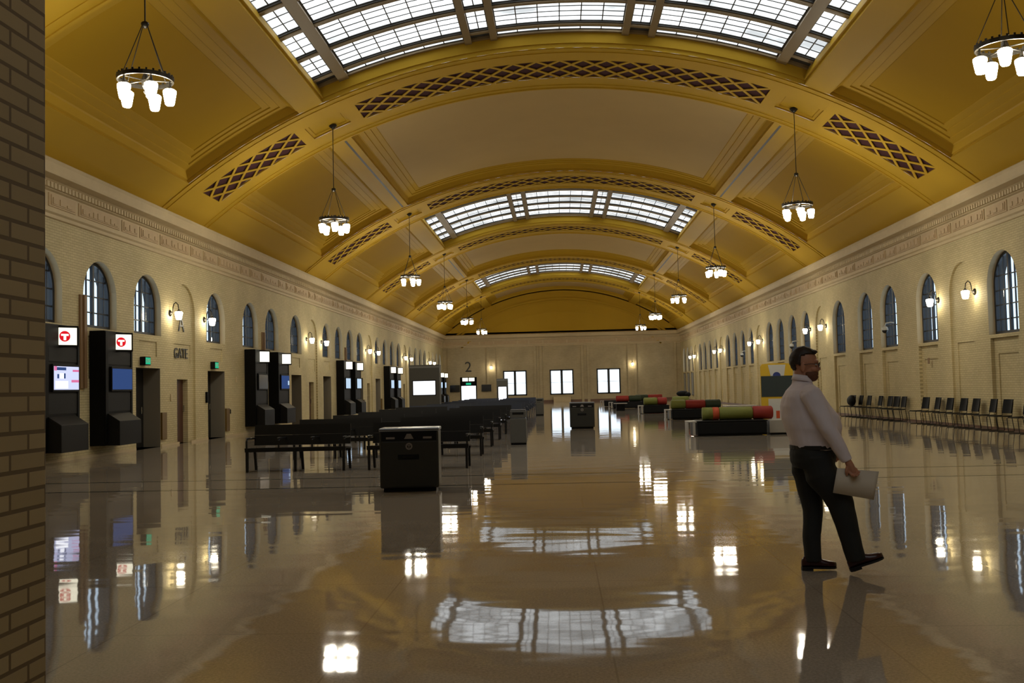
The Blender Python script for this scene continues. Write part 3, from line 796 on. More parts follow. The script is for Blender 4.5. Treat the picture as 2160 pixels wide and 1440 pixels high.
# ------------------------------------------------------------------ end wall fittings
t = thing('door_40', 'glowing glazed exit door in the end wall with two lit signs above', 'door', (-9.6, YE, 0), kind='structure')
b = MB()
for a, c, e, f in ((-.85, -.74, 0, 2.75), (.74, .85, 0, 2.75), (-.85, .85, 1.85, 2.75), (-.85, .85, 0, .10)): b.box(a, c, -.06, .10, e, f)
b.build('door_frame', M['black'], t, merge=False)
b = MB(); b.box(-.74, .74, .02, .04, .10, 1.85); b.build('door_glass', M['door_day'], t)
b = MB(); b.box(-.62, -.05, -.08, -.06, 2.33, 2.68); b.box(.05, .62, -.08, -.06, 2.33, 2.68); b.build('lit_sign', M['sign'], t, merge=False)
b = MB(); b.box(-.26, .26, -.08, -.06, 1.96, 2.16); b.build('exit_face', M['exit'], t)
g = thing('gate_numeral', 'dark curved numeral 2 above the glazed door in the end wall', 'sign', (-9.6, YE-.02, 0))
text_mesh('numeral', '2', 1.5, M['letter'], g, (0, 0, 3.75), (PI/2, 0, 0), .015)
for x, lab in ((-11.0, 'small dark wall screen left of the glazed end door'), (-7.95+.2, 'small dark wall screen right of the glazed end door')):
    b = MB(); b.box(x-.5, x+.5, YE-.22, YE-.10, 1.25, 1.95); tag(b.build('wall_screen', M['screen_off'], bevel=.01), lab, 'screen')
t = thing('radiator_cover', 'low beige radiator cover under the centre end window', 'radiator cover', (.0, YE-.32, 0))
b = MB(); b.box(-.88, .88, -.28, .28, 0, .5); b.build('cabinet', M['stone'], t, bevel=.01)
b = MB(); b.box(-.92, .92, -.30, .29, .5, .54); b.build('top', M['stone'], t)

# ------------------------------------------------------------------ grey display slabs
def totem(loc, w, h, d, sw, sz0, sz1, label, rz):
    t = thing('display_slab', label, 'display', loc, rz)
    b = MB(); b.box(-w/2, w/2, -d/2, d/2, .06, h); b.build('slab_body', M['grey'], t, bevel=.015)
    b = MB(); b.box(-w/2+.06, w/2-.06, -d/2+.04, d/2-.04, 0, .06); b.build('plinth', M['black'], t)
    b = MB(); b.box(-w/2+.02, w/2-.02, -d/2-.008, -d/2, h-.14, h-.06); b.build('top_trim', M['bin_top'], t)
    b = MB(); b.box(-sw/2-.04, sw/2+.04, -d/2-.012, -d/2, sz0-.04, sz1+.04); f = b.build('screen_bezel', M['black'], t)
    b = MB(); b.box(-sw/2, sw/2, -d/2-.016, -d/2-.01, sz0, sz1); b.build('lit_screen', M['screen_white'], f)
    return t
P = at_y(897, 823, 45.0)
totem((P.x, 45.0, 0), 1.42, 2.66, .35, 1.02, 1.30, 1.92, 'tall grey display slab with a wide white screen behind the benches', -.1)
P = at_y(1060, 823, 70.0)
totem((P.x, 70.0, 0), .80, 2.2, .25, .56, .60, 1.62, 'slim grey display slab with an upright white screen before the left end window', 0)

# ------------------------------------------------------------------ waste bins
def big_bin(loc, rz, label):
    t = thing('recycling_station', label, 'bin', loc, rz, 'wide charcoal recycling stations')
    w, d, h = .44, .30, .95
    b = MB(); b.box(-w+.05, w-.05, -d+.05, d-.05, 0, .06); b.build('plinth', M['black'], t)
    b = MB(); b.box(-w, w, -d, d, .055, .90); b.build('body', M['bin'], t, bevel=.03, segs=3)
    b = MB(); b.box(-w-.008, w+.008, -d-.008, d+.008, .895, .945)
    b.build('top_rim', M['bin_top'], t, bevel=.015)
    b = MB(); b.box(-w+.03, w-.03, -d-.012, -d+.02, .76, .89); up = b.build('upper_band', M['black2'], t, bevel=.005)
    b = MB(); b.box(-.34, -.21, -d-.016, -d-.012, .785, .815); b.build('opening_label', M['label'], up)
    b = MB(); b.box(.21, .34, -d-.016, -d-.012, .785, .815)
    b.build('opening_label', M['label'], up, merge=False)
    b = MB(); b.prism([(-.07, .785), (.07, .785), (.03, .86), (-.03, .86)], 1, -d-.016, -d-.012); b.build('centre_label', M['label'], up)
    b = MB(); b.box(-w+.03, w-.03, -d-.010, -d+.02, .08, .745); dr = b.build('front_door', M['bin'], t, bevel=.006)
    b = MB(); T = Matrix.Translation((0, -d-.012, .675)) @ Matrix.Rotation(PI/2, 4, 'X')
    o = len(b.v); b.rings([[T @ Vector((r*math.cos(2*PI*k/24), r*math.sin(2*PI*k/24), z)) for r, z in ((.030, 0), (.052, 0), (.052, .006), (.030, .006))] for k in range(25)], cap=False)
    b.box(-.024, .024, -d-.017, -d-.012, .686, .696); b.box(-.006, .006, -d-.017, -d-.012, .655, .69)
    b.build('logo_ring', M['label'], dr, merge=False)
    b = MB(); b.box(-.17, .15, -d-.014, -d+.01, .475, .555); b.build('slot', M['seatblk'], dr, bevel=.01)
    b = MB(); b.box(-.10, .09, -d-.03, -d-.012, .50, .53); b.build('pull_handle', M['black2'], dr, bevel=.006)
    return t
p = floor_at(862, 1037)
bb = big_bin((p.x, p.y+.30, 0), .06, 'wide charcoal recycling station in the left foreground before the benches')
p = floor_at(1229, 904)
copy_tree(bb, (p.x, p.y+.32, 0), 0, 'wide charcoal recycling station alone in the middle of the far floor')
def slim_bin(loc, label):
    t = thing('litter_bin', label, 'bin', loc, 0, 'slim grey litter bins')
    b = MB(); b.box(-.2, .2, -.2, .2, 0, .05); b.build('plinth', M['black'], t)
    b = MB(); b.box(-.215, .215, -.215, .215, .05, .70); b.build('body', M['grey'], t, bevel=.02)
    b = MB(); b.box(-.215, .215, -.215, .215, .715, .90); b.build('lid', M['grey'], t, bevel=.02)
    b = MB(); b.box(-.15, .15, -.22, -.214, .80, .86); b.build('opening', M['seatblk'], t)
    b = MB(); b.box(-.2, .2, -.2, .2, .90, .93); b.build('top_plate', M['bin_top'], t)
    return t
p = floor_at(1094, 938)
s0 = slim_bin((p.x, p.y+.21, 0), 'slim grey litter bin at the right end of the black benches')
p = floor_at(1139, 876)
copy_tree(s0, (p.x, p.y+.21, 0), None, 'slim grey litter bin farther down beside the navy benches')

# ------------------------------------------------------------------ benches
def make_bench(m, nm):
    t = thing('slat_bench', '', 'bench', group=nm)
    L = .98
    b = MB()
    for k in range(5):
        y = -.30+.105*k; b.box(-L, L, y, y+.09, .43-.008*k, .465-.008*k)
    b.build('seat', M[m], t, merge=False)
    b = MB(); T = Matrix.Translation((0, .25, .42)) @ Matrix.Rotation(-.16, 4, 'X')
    for k in range(2): b.box(-L+.02, L-.02, -.015, .02, .065+.205*k, .264+.205*k, T)
    b.build('backrest', M[m], t, merge=False)
    b = MB(); b.box(-L, L, -.29, -.25, .385, .43); b.box(-L, L, .18, .22, .36, .40); b.build('seat_rail', M[m], t, merge=False)
    for x in (-L+.03, -L/3, L/3, L-.03):
        b = MB(); b.tube([(x, -.26, .45), (x, -.27, .60), (x, -.20, .635), (x, .26, .63)], .018, 6); a = b.build('armrest', M[m], t)
        b = MB(); b.box(x-.022, x+.022, -.275, -.12, .645, .66); b.build('arm_cap', M['bin_top'], a)
    for x in (-L+.04, -.0, L-.04):
        for y0, y1 in ((-.27, -.27), (.21, .30)):
            b = MB(); b.rings([[(x-.022, y1-.022, 0), (x+.022, y1-.022, 0), (x+.022, y1+.022, 0), (x-.022, y1+.022, 0)], [(x-.025, y0-.025, .43), (x+.025, y0-.025, .43), (x+.025, y0+.025, .43), (x-.025, y0+.025, .43)]])
            b.build('leg', M[m], t)
    return t
BX = [-5.37, -3.0]
bk = make_bench('bench', 'black slatted benches in rows left of the middle')
nv = make_bench('bench_navy', 'navy benches in the far rows')
fb = fn = True
for r in range(14):
    Y = 19.2+3.4*r
    for ci, side in ((0, 'left'), (1, 'right')):
        far = r >= 6
        src = nv if far else bk
        if 44.0 < Y < 46.2 and ci == 0: Y2 = Y+1.0
        else: Y2 = Y
        lab = '%s bench, %s one of its pair, %s row %s' % ('navy' if far else 'black slatted', side, ORD[r-6] if far else ORD[r], 'of the far navy rows' if far else 'from the camera')
        first = fn if far else fb
        if first:
            o = src; o.location = (BX[ci], Y2, 0); o['label'] = lab
            if far: fn = False
            else: fb = False
        else: o = copy_tree(src, (BX[ci]+(.25 if far else 0), Y2, 0), 0, lab)
# ------------------------------------------------------------------ lounge islands on the right
def lounge(px, py, w, label, segs, base='seatblk', tail=True, d=1.0, rz=0.):
    p = floor_at(px, py)
    t = thing('lounge_island', label, 'lounge seat', (p.x, p.y+d/2, 0), rz, 'lounge islands with coloured roll backs')
    b = MB(); b.box(-w/2, w/2, -d/2+.04, d/2-.04, 0.02, .06); b.build('plinth', M['black'], t)
    b = MB(); b.box(-w/2, w/2, -d/2, d/2, .06, .40); b.build('seat_base', M[base], t, bevel=.03)
    b = MB(); b.box(-w/2-.02, w/2+.02, -d/2-.01, d/2+.01, .40, .44); b.build('seat_top', M['seatblk'], t, bevel=.015)
    x = -w/2+segs[0]
    for L, m, r in segs[1]:
        T = Matrix.Translation((x, .12, .44+r)) @ Matrix.Rotation(PI/2, 4, 'Y')
        e = .05 if L > .3 else 0.0
        c = MB(); c.lathe([(r*.8, 0), (r, e*.7), (r, L-e*.7), (r*.8, L)] if e else [(r*1.01, 0), (r*1.01, L)], n=20)
        c.v = [tuple(T @ Vector(q)) for q in c.v]; c.build('roll_back', M[m], t, True); x += L
    if tail:
        c = MB(); X = -w/2-.30
        c.box(X, X+.26, -d/2, -d/2+.6, .40, .44); c.box(X, X+.03, -d/2, -d/2+.6, .05, .40); c.box(X-.01, X+.06, -d/2-.01, -d/2+.61, 0, .05); c.box(X+.15, X+.22, -d/2, -d/2+.6, .03, .40)
        c.build('side_table', M['lightgrey'], t, merge=False)
    return t
lounge(1546, 919, 1.95, 'nearest lounge island with olive and red roll back and one orange band', (.22, [(.28, 'green', .185), (.18, 'orange', .185), (.98, 'green', .185), (.58, 'red', .19)]))
p = floor_at(1646, 916)
t = thing('white_pouf', 'pale grey cube seat just behind the standing man', 'stool', (p.x, p.y+.3, 0))
b = MB(); b.box(-.30, .30, -.3, .3, .05, .42); b.build('cube_body', M['lightgrey'], t, bevel=.02)
b = MB(); b.box(-.27, .27, -.27, .27, 0, .05); b.build('plinth', M['black'], t)
lounge(1473, 884, 2.15, 'lounge island with short olive and long dark red back, second from the front', (.0, [(.62, 'green', .2), (.85, 'red', .19), (.66, 'dgreen', .19)]))
lounge(1441, 868, 1.0, 'lounge island with olive back and black backpack, behind the second one', (.0, [(.9, 'green', .2)]), tail=False)
p = floor_at(1446, 867)
b = MB(); b.ell((p.x-.05, p.y+.60, .98), (.36, .2, .17), 16, 10); b.ell((p.x+.20, p.y+.55, .93), (.2, .2, .14), 14, 8)
tag(b.build('backpack', M['seatblk'], None, True), 'black backpack lying on the roll back of a far lounge island', 'bag')
t = thing('hall_table', 'pale long table behind the nearest lounge island', 'table', (at_y(1560, 853, 33.0).x, 33.0, 0))
b = MB(); b.box(-.5, .5, -.35, .35, .73, .77); b.build('table_top', M['lightgrey'], t, bevel=.008)
for x in (-.42, .42):
    for y in (-.28, .28):
        b = MB(); b.tube([(x, y, 0), (x, y, .73)], .02, 8); b.build('leg', M['chrome'], t)
n_ = 0
for k in (20, 21, 22):
    t = thing('glazed_panel', 'pale glazed panel under the %s of the last three windows on the right wall' % ['first', 'middle', 'farthest'][n_], 'wall panel', (HW, ZW[k], 0), 0, 'pale glazed panels at the far right corner'); n_ += 1
    b = MB(); b.box(.0, .06, -.62, .62, .5, 2.55); b.build('pane', M['pale_pane'], t)
    b = MB(); b.box(-.01, .07, -.70, -.62, .45, 2.6); b.box(-.01, .07, .62, .70, .45, 2.6); b.build('frame', M['steel_dark'], t, merge=False)
lounge(1386, 872, 1.3, 'lounge island with olive back and red end, before the far cluster', (.02, [(.72, 'green', .2), (.5, 'red', .2)]))
lounge(1325, 861, 1.9, 'far lounge island with red and dark green roll backs, left of its cluster', (.2, [(.85, 'red', .2), (.8, 'dgreen', .2)]))
lounge(1372, 857, 2.0, 'far lounge island with dark green and red roll backs, right of its cluster', (.0, [(.9, 'dgreen', .2), (1.0, 'red', .2)]), tail=False)
lounge(1290, 857, 1.0, 'farthest low black lounge seat without a back', (.0, []))
# white side tables in the far cluster
def side_table(px, py, label):
    p = floor_at(px, py)
    t = thing('side_table', label, 'table', (p.x, p.y, 0), 0, 'small pale side tables among the lounge seats')
    b = MB(); b.box(-.4, .4, -.3, .3, .42, .46); b.build('table_top', M['lightgrey'], t, bevel=.008)
    b = MB(); b.box(-.25, .25, -.2, .2, 0, .42); b.build('pedestal', M['black'], t)
side_table(1309, 866, 'small pale side table in front of the far left lounge island')
side_table(1464, 872, 'small pale side table right of the second lounge island')

# ------------------------------------------------------------------ yellow bus-front photo board
Yb = 33.5; P0 = at_y(1604, 800, Yb); P1 = at_y(1672, 800, Yb); w = P1.x-P0.x
t = thing('bus_photo_board', 'yellow bus-shaped photo board with a dark windshield left of the man', 'display board', ((P0.x+P1.x)/2, Yb, 0))
h = 2.13
b = MB(); b.prism([(-w/2, .04), (w/2, .04), (w/2, h-.10), (w/2-.06, h-.02), (.25, h), (-.25, h), (-w/2+.06, h-.02), (-w/2, h-.10)], 1, -.04, .04); b.build('board_panel', M['yellow'], t)
b = MB(); b.prism([(-.20, h-.42), (.24, h-.42), (.30, h-.05), (-.28, h-.05)], 1, -.048, -.04); b.build('white_panel', M['white'], t)
b = MB(); b.box(-.30, .34, -.048, -.04, .15, .95); b.build('white_panel', M['white'], t)
b = MB(); b.box(-w/2+.01, w/2-.01, -.052, -.04, 1.02, h-.42); b.box(-.012, .012, -.056, -.04, 1.02, h-.42); b.build('windshield', M['wscreen'], t, merge=False)
b = MB(); T = Matrix.Translation((.0, -.045, h-.42)) @ Matrix.Rotation(PI/2, 4, 'X'); b.lathe([(.13, 0), (.13, .006)], n=20); b.v = [tuple(T @ Vector(q)) for q in b.v]; b.build('blue_emblem', M['blue'], t)
b = MB(); b.box(-.06, .06, -.052, -.04, .30, .55); b.build('orange_marker', M['orange'], t)
b = MB(); b.box(-w/2, w/2, -.25, .25, 0, .04); b.build('foot', M['black'], t)

# ------------------------------------------------------------------ stacking chairs along the right wall
def make_chair():
    t = thing('stacking_chair', '', 'chair', group='black shell chairs lined up along the right wall')
    # local: seat faces +x
    b = MB(); R = []
    for k in range(9):
        y = -.22+.44*k/8; c = .02*(1-(y/.22)**2)
        R.append([(.23, y, .45-c), (-.2, y, .43-c), (-.2, y, .415-c), (.23, y, .435-c)])
    b.rings(R); b.build('seat', M['seatblk'], t, bevel=.006)
    b = MB(); R = []
    for k in range(9):
        y = -.22+.44*k/8; c = -.06*(1-(y/.22)**2)
        R.append([(-.215+c*.7, y, .50), (-.29+c, y, .88), (-.262+c, y, .88), (-.187+c*.7, y, .50)])
    b.rings(R); b.build('backrest', M['seatblk'], t, bevel=.006)
    for s in (-1, 1):
        b = MB(); y = s*.23
        b.tube([(-.275, y*.9, .80), (-.21, y, .44), (.20, y, .43), (.25, y, .40), (.22, y, .03), (.20, y, .012), (-.24, y, .012), (-.26, y, .03), (-.20, y, .43)], .011, 6); b.build('sled_leg', M['letter'], t)
    b = MB(); b.tube([(.2, -.23, .42), (.2, .23, .42)], .009, 6); b.tube([(-.2, -.23, .42), (-.2, .23, .42)], .009, 6); b.build('cross_bar', M['letter'], t)
    return t
pc = make_chair(); first = True
XR = HW-.42
cx = [(2153, 'nearest, cut by the right picture edge'), (2107, 'second from the right picture edge'), (2077, 'third from the right picture edge'), (2045, 'fourth from the right picture edge'), (2020, 'fifth from the right picture edge'),
      (1991, 'sixth from the right picture edge'), (1963, 'seventh from the right picture edge'), (1941, 'eighth from the right edge, before the gap'),
      (1892, 'first after the gap in the row'), (1878, 'second after the gap in the row'), (1862, 'third after the gap in the row'), (1842, 'fourth after the gap in the row'), (1823, 'fifth after the gap in the row'), (1805, 'beside the black bags, sixth after the gap'), (1790, 'farthest, on the far side of the black bags')]
for px, lab in cx:
    d = ray(px, 860); Y = (XR-CAM.x)/d.x*d.y
    lab = 'black shell chair by the right wall, '+lab
    r = PI+.06+random.uniform(-.10, .10)+(.14 if px > 2090 else 0)
    if first: pc.location = (XR, Y, 0); pc.rotation_euler = (0,0,r); pc['label'] = lab; first = False
    else: copy_tree(pc, (XR+random.uniform(-.05,.05), Y, 0), r, lab)
# black bag on the far chairs
d = ray(1798, 850); Y = (XR-CAM.x)/d.x*d.y
b = MB(); b.ell((XR-.02, Y, .67), (.15, .30, .23), 16, 10); b.ell((XR, Y+.25, .66), (.14, .22, .20), 12, 8)
o = tag(b.build('duffel_bag', M['seatblk'], None, True), 'lumpy black bag piled on the farthest chairs', 'bag')
# domed cameras on the right wall
def dome(loc, label):
    t = thing('security_camera', label, 'camera', loc, 0, 'white dome cameras on the right wall')
    b = MB(); b.tube([(0,0,.25), (-.12,0,.27), (-.30,0,.24), (-.34,0,.12)], .025, 8); b.build('bracket', M['white'], t, True)
    b = MB(); b.lathe([(.03, .14), (.10, .10), (.12, .02), (.12, -.02)]); b.v = [(x-.34, y, z) for x, y, z in b.v]; b.build('housing', M['white'], t, True)
    b = MB(); b.lathe([(.105, -.02), (.09, -.08), (.05, -.12), (.01, -.13)]); b.v = [(x-.34, y, z) for x, y, z in b.v]; b.build('dome', M['screen_off'], t, True)
    return t
Yc = 37.4
d0 = dome((HW, Yc, 3.35), 'white dome camera between windows on the right wall, nearest of three')
copy_tree(d0, (HW, 52.2, 3.35), None, 'white dome camera on the right wall just left of the man\'s head')
copy_tree(d0, (HW, 66.3, 3.35), None, 'white dome camera on the right wall, farthest of three')
b = MB(); b.box(HW-.02, HW-.001, 34.0, 34.14, 2.0, 2.2); tag(b.build('switch_plate', M['brown'], bevel=.004), 'small brown plate on the right wall above the chairs', 'switch plate')
# ------------------------------------------------------------------ the man
MO = floor_at(1725, 1206)
def lift(mb_list, name, mats, parent, vox=.006, smooth=3, factor=.5):
    """join shapes into one continuous surface"""
    o = mb_list.build(name, mats, None, norm=True, merge=False)
    r = o.modifiers.new('r', 'REMESH'); r.mode = 'VOXEL'; r.voxel_size = vox
    s = o.modifiers.new('s', 'SMOOTH'); s.iterations = smooth; s.factor = factor
    bpy.context.view_layer.update()
    me = bpy.data.meshes.new_from_object(o.evaluated_get(bpy.context.evaluated_depsgraph_get()))
    o.modifiers.clear(); old = o.data; o.data = me; bpy.data.meshes.remove(old)
    me.polygons.foreach_set('use_smooth', [True]*len(me.polygons))
    me.materials.clear()
    for m in (mats if isinstance(mats, list) else [mats]): me.materials.append(m)
    o.name = name
    if parent: o.parent = parent
    return o
def loft(mb, secs, n=24, pw=2.0):      # secs: (z, cx, cy, a, b) superelliptic rings
    R = []
    for z, cx, cy, a, b_ in secs:
        ring = []
        for k in range(n):
            t = 2*PI*k/n; c, s = math.cos(t), math.sin(t)
            ring.append((cx+a*math.copysign(abs(c)**(2/pw), c), cy+b_*math.copysign(abs(s)**(2/pw), s), z))
        R.append(ring)
    mb.rings(R)
man = thing('person', 'man in white shirt and black trousers walking right, holding a sheet of paper', 'person', (MO.x, MO.y, 0), 0)
NS, FS = -1, 1                      # near side is -y, far side +y
# joints (x forward, y, z)
SHN, ELN, WRN = Vector((-.055, -.205, 1.405)), Vector((.055, -.262, 1.135)), Vector((.185, -.265, .895))
SHF, ELF, WRF = Vector((-.055, .205, 1.405)), Vector((.02, .25, 1.13)), Vector((.17, .20, .97))
HIPF, KNF, ANF = Vector((.0, -.085, .90)), Vector((.175, -.09, .535)), Vector((.285, -.09, .135))      # leading leg
HIPR, KNR, ANR = Vector((-.01, .085, .90)), Vector((.0, .085, .47)), Vector((-.012, .08, .09))       # standing leg
HEADC = Vector((-.045, 0, 1.655)); HT = Matrix.Translation(HEADC) @ Matrix.Rotation(-.30, 4, 'Z') @ Matrix.Rotation(.05, 4, 'Y') @ Matrix.Translation(-HEADC)
def H(p): return HT @ Vector(p)
def head_shape(b):
    b.ell(HEADC, (.100, .078, .108), 24, 16, None)
    n0 = len(b.v)
    b.ell((-.005, 0, 1.592), (.062, .060, .078), 20, 14)                 # face and jaw
    b.ell((.020, 0, 1.545), (.034, .036, .030), 14, 10)                  # chin
    b.ell((.045, 0, 1.660), (.020, .052, .020), 14, 8)                   # brow
    b.tube([(.048, 0, 1.645), (.070, 0, 1.600), (.052, 0, 1.588)], [.010, .015, .012], 10)   # nose
    b.ell((.062, .012, 1.592), (.010, .009, .008), 8, 6); b.ell((.062, -.012, 1.592), (.010, .009, .008), 8, 6)
    b.ell((.046, 0, 1.562), (.012, .024, .006), 10, 6); b.ell((.045, 0, 1.552), (.012, .022, .007), 10, 6)   # lips
    for s in (-1, 1):
        b.ell((.030, s*.048, 1.600), (.030, .018, .022), 10, 8)          # cheeks
        b.ell((-.050, s*.080, 1.615), (.020, .009, .033), 12, 8)         # ears
        b.ell((-.046, s*.082, 1.588), (.011, .008, .014), 8, 6)
b = MB(); head_shape(b); b.v = [tuple(HT @ Vector(p)) for p in b.v]
b.tube([H((-.065, 0, 1.60)), (-.070, 0, 1.53), (-.072, 0, 1.43)], [.058, .060, .075], 16)
loft(b, [(.92, 0, 0, .14, .15), (1.05, .005, 0, .15, .16), (1.2, -.03, 0, .15, .16), (1.33, -.06, 0, .13, .17), (1.42, -.065, 0, .10, .16), (1.46, -.07, 0, .06, .09)])
for S_, E_, W_ in ((SHN, ELN, WRN), (SHF, ELF, WRF)): b.tube([S_, E_, W_], [.052, .042, .029], 12)
for hp, kn, an in ((HIPF, KNF, ANF), (HIPR, KNR, ANR)): b.tube([hp, kn, an], [.085, .055, .042], 12)
# hands: the near one grips the paper's top edge, the far one hangs loosely
def hand(b, W_, fwd, side, curl):
    fwd = Vector(fwd).normalized(); side = Vector(side).normalized(); nrm = fwd.cross(side)
    b.tube([W_-fwd*.02, W_+fwd*.03, W_+fwd*.085], [.027, .031, .028], 10)
    for i, (o, L) in enumerate(((-.030, .066), (-.010, .076), (.010, .072), (.029, .056))):
        a = W_+fwd*.08+side*o; pts = [a-fwd*.02]; d = fwd.copy()
        for j, fr in enumerate((.45, .32, .23)):
            d = (Matrix.Rotation(curl*(.45 if j == 0 else .75), 3, side) @ d)
            pts.append(pts[-1]+d*L*fr*(1.25 if j == 0 else 1))
        b.tube(pts, [.0105, .0100, .0092, .0080], 8)
    th = W_+fwd*.025-side*.026
    b.tube([th, th-side*.024+fwd*.028, th-side*.026+fwd*.060+nrm*.012*math.copysign(1, curl)], [.013, .0115, .009], 8)
hand(b, WRN+Vector((.012, 0, -.02)), (.42, .06, -.95), (.9, .25, .42), -1.0)
hand(b, WRF+Vector((.012, 0, -.01)), (.5, 0, -.86), (.86, -.1, .5), .5)
body = lift(b, 'body', M['skin'], man, .0045, 2, .4)
# shirt
b = MB()
loft(b, [(.965, .012, 0, .180, .182), (1.00, .018, 0, .192, .192), (1.06, .014, 0, .204, .204), (1.13, .004, 0, .220, .214), (1.22, -.018, 0, .216, .212), (1.31, -.050, 0, .186, .206), (1.38, -.062, 0, .158, .205), (1.43, -.066, 0, .125, .185), (1.47, -.068, 0, .088, .125), (1.50, -.068, 0, .066, .075)], 28, 2.2)
for S_, E_, W_ in ((SHN, ELN, WRN), (SHF, ELF, WRF)):
    m1 = S_.lerp(E_, .5)
    b.tube([S_+Vector((-.005, -.03 if S_.y > 0 else .03, .0)), S_, m1, E_, E_.lerp(W_, .55), W_], [.075, .080, .076, .064, .058, .044], 16)
    d = (W_-E_).normalized(); b.tube([W_-d*.04, W_+d*.012], [.041, .040], 14)
b.rings([[H((-.068+r*.9*math.cos(2*PI*k/24), r*math.sin(2*PI*k/24), z+.012*math.cos(2*PI*k/24)*-1)) for r, z in ((.056, 1.49), (.078, 1.475), (.070, 1.527), (.060, 1.53))] for k in range(25)], cap=False)
shirt = lift(b, 'shirt', M['shirt'], man, .007, 4, .5)
cb = MB(); R = []
for k in range(33):
    t = math.radians(14+332*k/32); fr = max(0, math.cos(t))
    R.append([(-.066+r*math.cos(t)*1.02, r*math.sin(t), z-(.030*fr**3 if lo else 0)+(-.012*math.cos(t))) for r, z, lo in ((.062, 1.548, 0), (.066, 1.550, 0), (.082, 1.508, 1), (.076, 1.503, 1))])
cb.rings(R); co = cb.build('collar', M['shirt'], man, True)
# gentle cloth folds
from mathutils import noise as mnoise
me = shirt.data
def ruffle(me, fn):
    P = [(v.co.copy(), v.normal.copy()) for v in me.vertices]; out = []
    for p, n in P: out += list(p+n*fn(p))
    me.vertices.foreach_set('co', out); me.update()
ruffle(me, lambda p: (mnoise.noise(Vector((p.x*9+p.z*6, p.y*9, p.z*7)))*.010 + mnoise.noise(Vector((p.x*20, p.y*20, p.z*11-p.x*9)))*.004)*(1 if p.z < 1.42 else .4))
# trousers
b = MB()
loft(b, [(.985, .008, 0, .182, .183), (.93, -.004, 0, .180, .186), (.87, -.008, 0, .172, .184), (.82, -.004, 0, .150, .170)], 26, 2.2)
b.tube([HIPF+Vector((0, 0, .02)), HIPF+Vector((.03, 0, -.12)), KNF+Vector((-.035, 0, .10)), KNF, KNF.lerp(ANF, .5)+Vector((-.008, 0, 0)), ANF+Vector((-.012, 0, -.03))], [.122, .128, .116, .100, .083, .072], 20)
b.tube([HIPR+Vector((-.02, 0, .02)), HIPR+Vector((-.03, 0, -.12)), KNR+Vector((-.01, 0, .12)), KNR, KNR.lerp(ANR, .5)+Vector((-.012, 0, 0)), ANR+Vector((.0, 0, -.02))], [.115, .112, .090, .078, .072, .068], 20)
tr = lift(b, 'trousers', M['trouser'], man, .007, 4, .5)
ruffle(tr.data, lambda p: mnoise.noise(Vector((p.x*8, p.y*9, p.z*9)))*.007)
b = MB(); b.rings([[(.010+r*1.0*math.cos(2*PI*k/32)*.186/.19, r*math.sin(2*PI*k/32)*.188/.19, z) for r, z in ((.180, .968), (.195, .968), (.195, 1.0), (.180, 1.0))] for k in range(33)], cap=False)
b.build('belt', M['belt'], man)
# shoes
def shoe(heel, toe, y, nm):
    heel = Vector(heel); toe = Vector(toe); f = (toe-heel); L = f.length; f.normalize(); up = Vector((0,1,0)).cross(f)*-1
    if up.z < 0: up = -up
    T = Matrix((( f.x, 0, up.x, heel.x), (0, 1, 0, y), (f.z, 0, up.z, heel.z), (0,0,0,1)))
    b = MB(); R = []
    for u, w_, h0 in ((.0, .020, .055), (.02, .034, .085), (.07, .039, .098), (.12, .040, .085), (.17, .044, .062), (.21, .045, .052), (.25, .036, .045), (.275, .018, .036)):
        u2 = u/.275*L; ring = []
        for k in range(14):
            t = 2*PI*k/14; z = h0*.5+.012+(h0*.5)*math.sin(t); ring.append(T @ Vector((u2, w_*math.cos(t)*(1.05 if math.sin(t) < 0 else .85), z)))
        R.append(ring)
    b.rings(R); s = b.build('shoe', M['shoe'], man, True)
    b = MB(); pts = [(0, .02), (.03, .036), (.10, .036), (.17, .045), (.22, .044), (.26, .030), (.278, .010)]
    poly = [(u/.275*L, -w_) for u, w_ in pts]+[(u/.275*L, w_) for u, w_ in reversed(pts)]
    b.prism(poly, 2, 0.0, .014); q = [(0, -.02), (.03, -.036), (.085, -.036), (.085, .036), (.03, .036), (0, .02)]; b.prism([(u/.275*L, w_) for u, w_ in q], 2, -.016, .004)
    b.v = [tuple(T @ Vector(p)) for p in b.v]; b.build('sole', M['sole'], s, merge=False)
shoe((-.105, 0, .017), (.165, 0, .012), .08, 'standing'); shoe((.225, 0, .030), (.485, 0, .115), -.09, 'leading')
# hair, beard, eyes, spectacles
b = MB(); b.ell(HEADC+Vector((-.006, 0, .012)), (.110, .087, .112), 40, 30)
keep = []
def hairline(p):
    x, z = p[0]-HEADC.x, p[2]-HEADC.z
    if z > .062: return x < .10
    if x < -.012: return z > -.075 if x < -.055 else z > -.030-.4*max(0, x+.055)
    return z > .048+.25*max(0, x+.012)
b.f = [f for f in b.f if all(hairline(b.v[i]) for i in f)]; b.mi = [0]*len(b.f)
nv_ = len(b.v)
b.v = [tuple(H(Vector(p)+ (Vector(p)-HEADC).normalized()*(mnoise.noise(Vector(p)*38)*.006+.002))) for p in b.v]
hair = b.build('hair', M['hair'], man, True, merge=True)
sm = hair.modifiers.new('t', 'SOLIDIFY'); sm.thickness = .012; sm.offset = -1
b = MB(); b.ell(H((.022, 0, 1.684)), (.034, .058, .018), 16, 10)
b.v = [tuple(Vector(p)+Vector((0,0,.052))) for p in b.v]; b.build('fringe', M['hair'], man, True)
b = MB(); b.ell((.003, 0, 1.562), (.064, .063, .058), 30, 22); b.ell((.022, 0, 1.538), (.042, .044, .036), 20, 14)
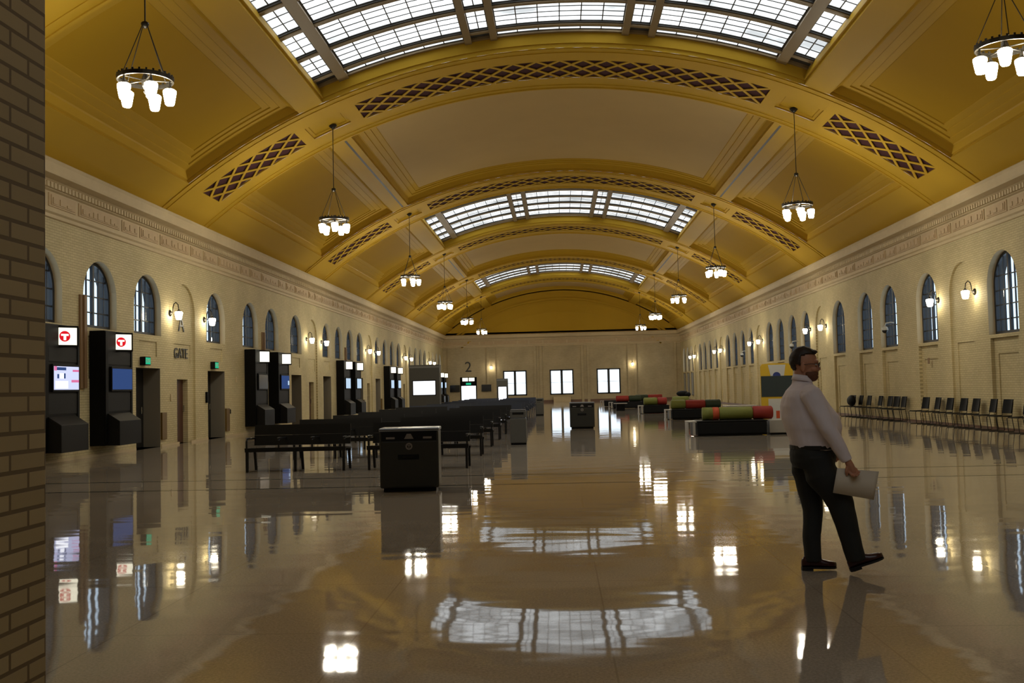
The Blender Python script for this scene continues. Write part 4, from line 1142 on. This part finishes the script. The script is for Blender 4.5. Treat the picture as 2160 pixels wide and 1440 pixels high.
b.f = [f for f in b.f if all((b.v[i][2] < 1.578 - .0*b.v[i][0] and not (b.v[i][0] > .052 and abs(b.v[i][1]) < .018 and 1.552 < b.v[i][2] < 1.566)) for i in f)]; b.mi = [0]*len(b.f)
b.v = [tuple(H(Vector(p)+Vector((mnoise.noise(Vector(p)*60)*.003, 0, mnoise.noise(Vector(p)*45)*.003)))) for p in b.v]
b.build('beard', M['beard'], man, True)
for s in (-1, 1):
    b = MB(); b.ell(H((.046, s*.030, 1.636)), (.011, .012, .009), 12, 8); b.build('eye', M['eye'], man, True)
b = MB()
for s in (-1, 1):
    b.tube([H((.074-.006*math.cos(2*PI*k/16)**2, s*.036+.027*math.cos(2*PI*k/16), 1.634+.019*math.sin(2*PI*k/16))) for k in range(17)], .003, 6)
    b.tube([H((.068, s*.063, 1.640)), H((.01, s*.082, 1.640)), H((-.05, s*.084, 1.632))], .0024, 6)
b.tube([H((.074, -.010, 1.636)), H((.074, .010, 1.636))], .002, 6)
b.build('spectacles', M['frame'], man)
# sheet of paper held in the near hand
def man_px(px, py, dy=-.268):
    d = ray(px, py); return CAM + d*((MO.y+dy)/d.y)
c4 = [man_px(1766, 987), man_px(1854, 994, -.235), man_px(1843, 1054, -.235), man_px(1757, 1039)]
b = MB(); n = 10; R = []
for k in range(n+1):
    t = k/n; off = Vector((0, .006*math.sin(PI*t), 0))
    a, c = c4[0].lerp(c4[1], t)+off, c4[3].lerp(c4[2], t)+off*1.4
    e = Vector((0, .0012, 0)); R.append([a-e, c-e, c+e, a+e])
b.rings(R); o = b.build('paper_sheet', M['paper'], None, True)
tag(o, 'white sheet of paper held in the walking man\'s hand', 'paper')
# ------------------------------------------------------------------ world and view
W = bpy.data.worlds.new('overcast_sky'); sc.world = W; W.use_nodes = True
bg = W.node_tree.nodes['Background']; bg.inputs[0].default_value = (.80, .90, 1, 1); bg.inputs[1].default_value = WORLD_L
sc.view_settings.view_transform = 'Standard'; sc.view_settings.look = 'None'; sc.view_settings.gamma = 1.0
sc.view_settings.use_curve_mapping = False; sc.view_settings.exposure = EXPOSURE
sc.cycles.max_bounces = 8; sc.cycles.diffuse_bounces = 5; sc.cycles.glossy_bounces = 4; sc.cycles.transparent_max_bounces = 12
sc.cycles.sample_clamp_indirect = 6; sc.cycles.use_denoising = True; sc.cycles.caustics_reflective = False; sc.cycles.caustics_refractive = False
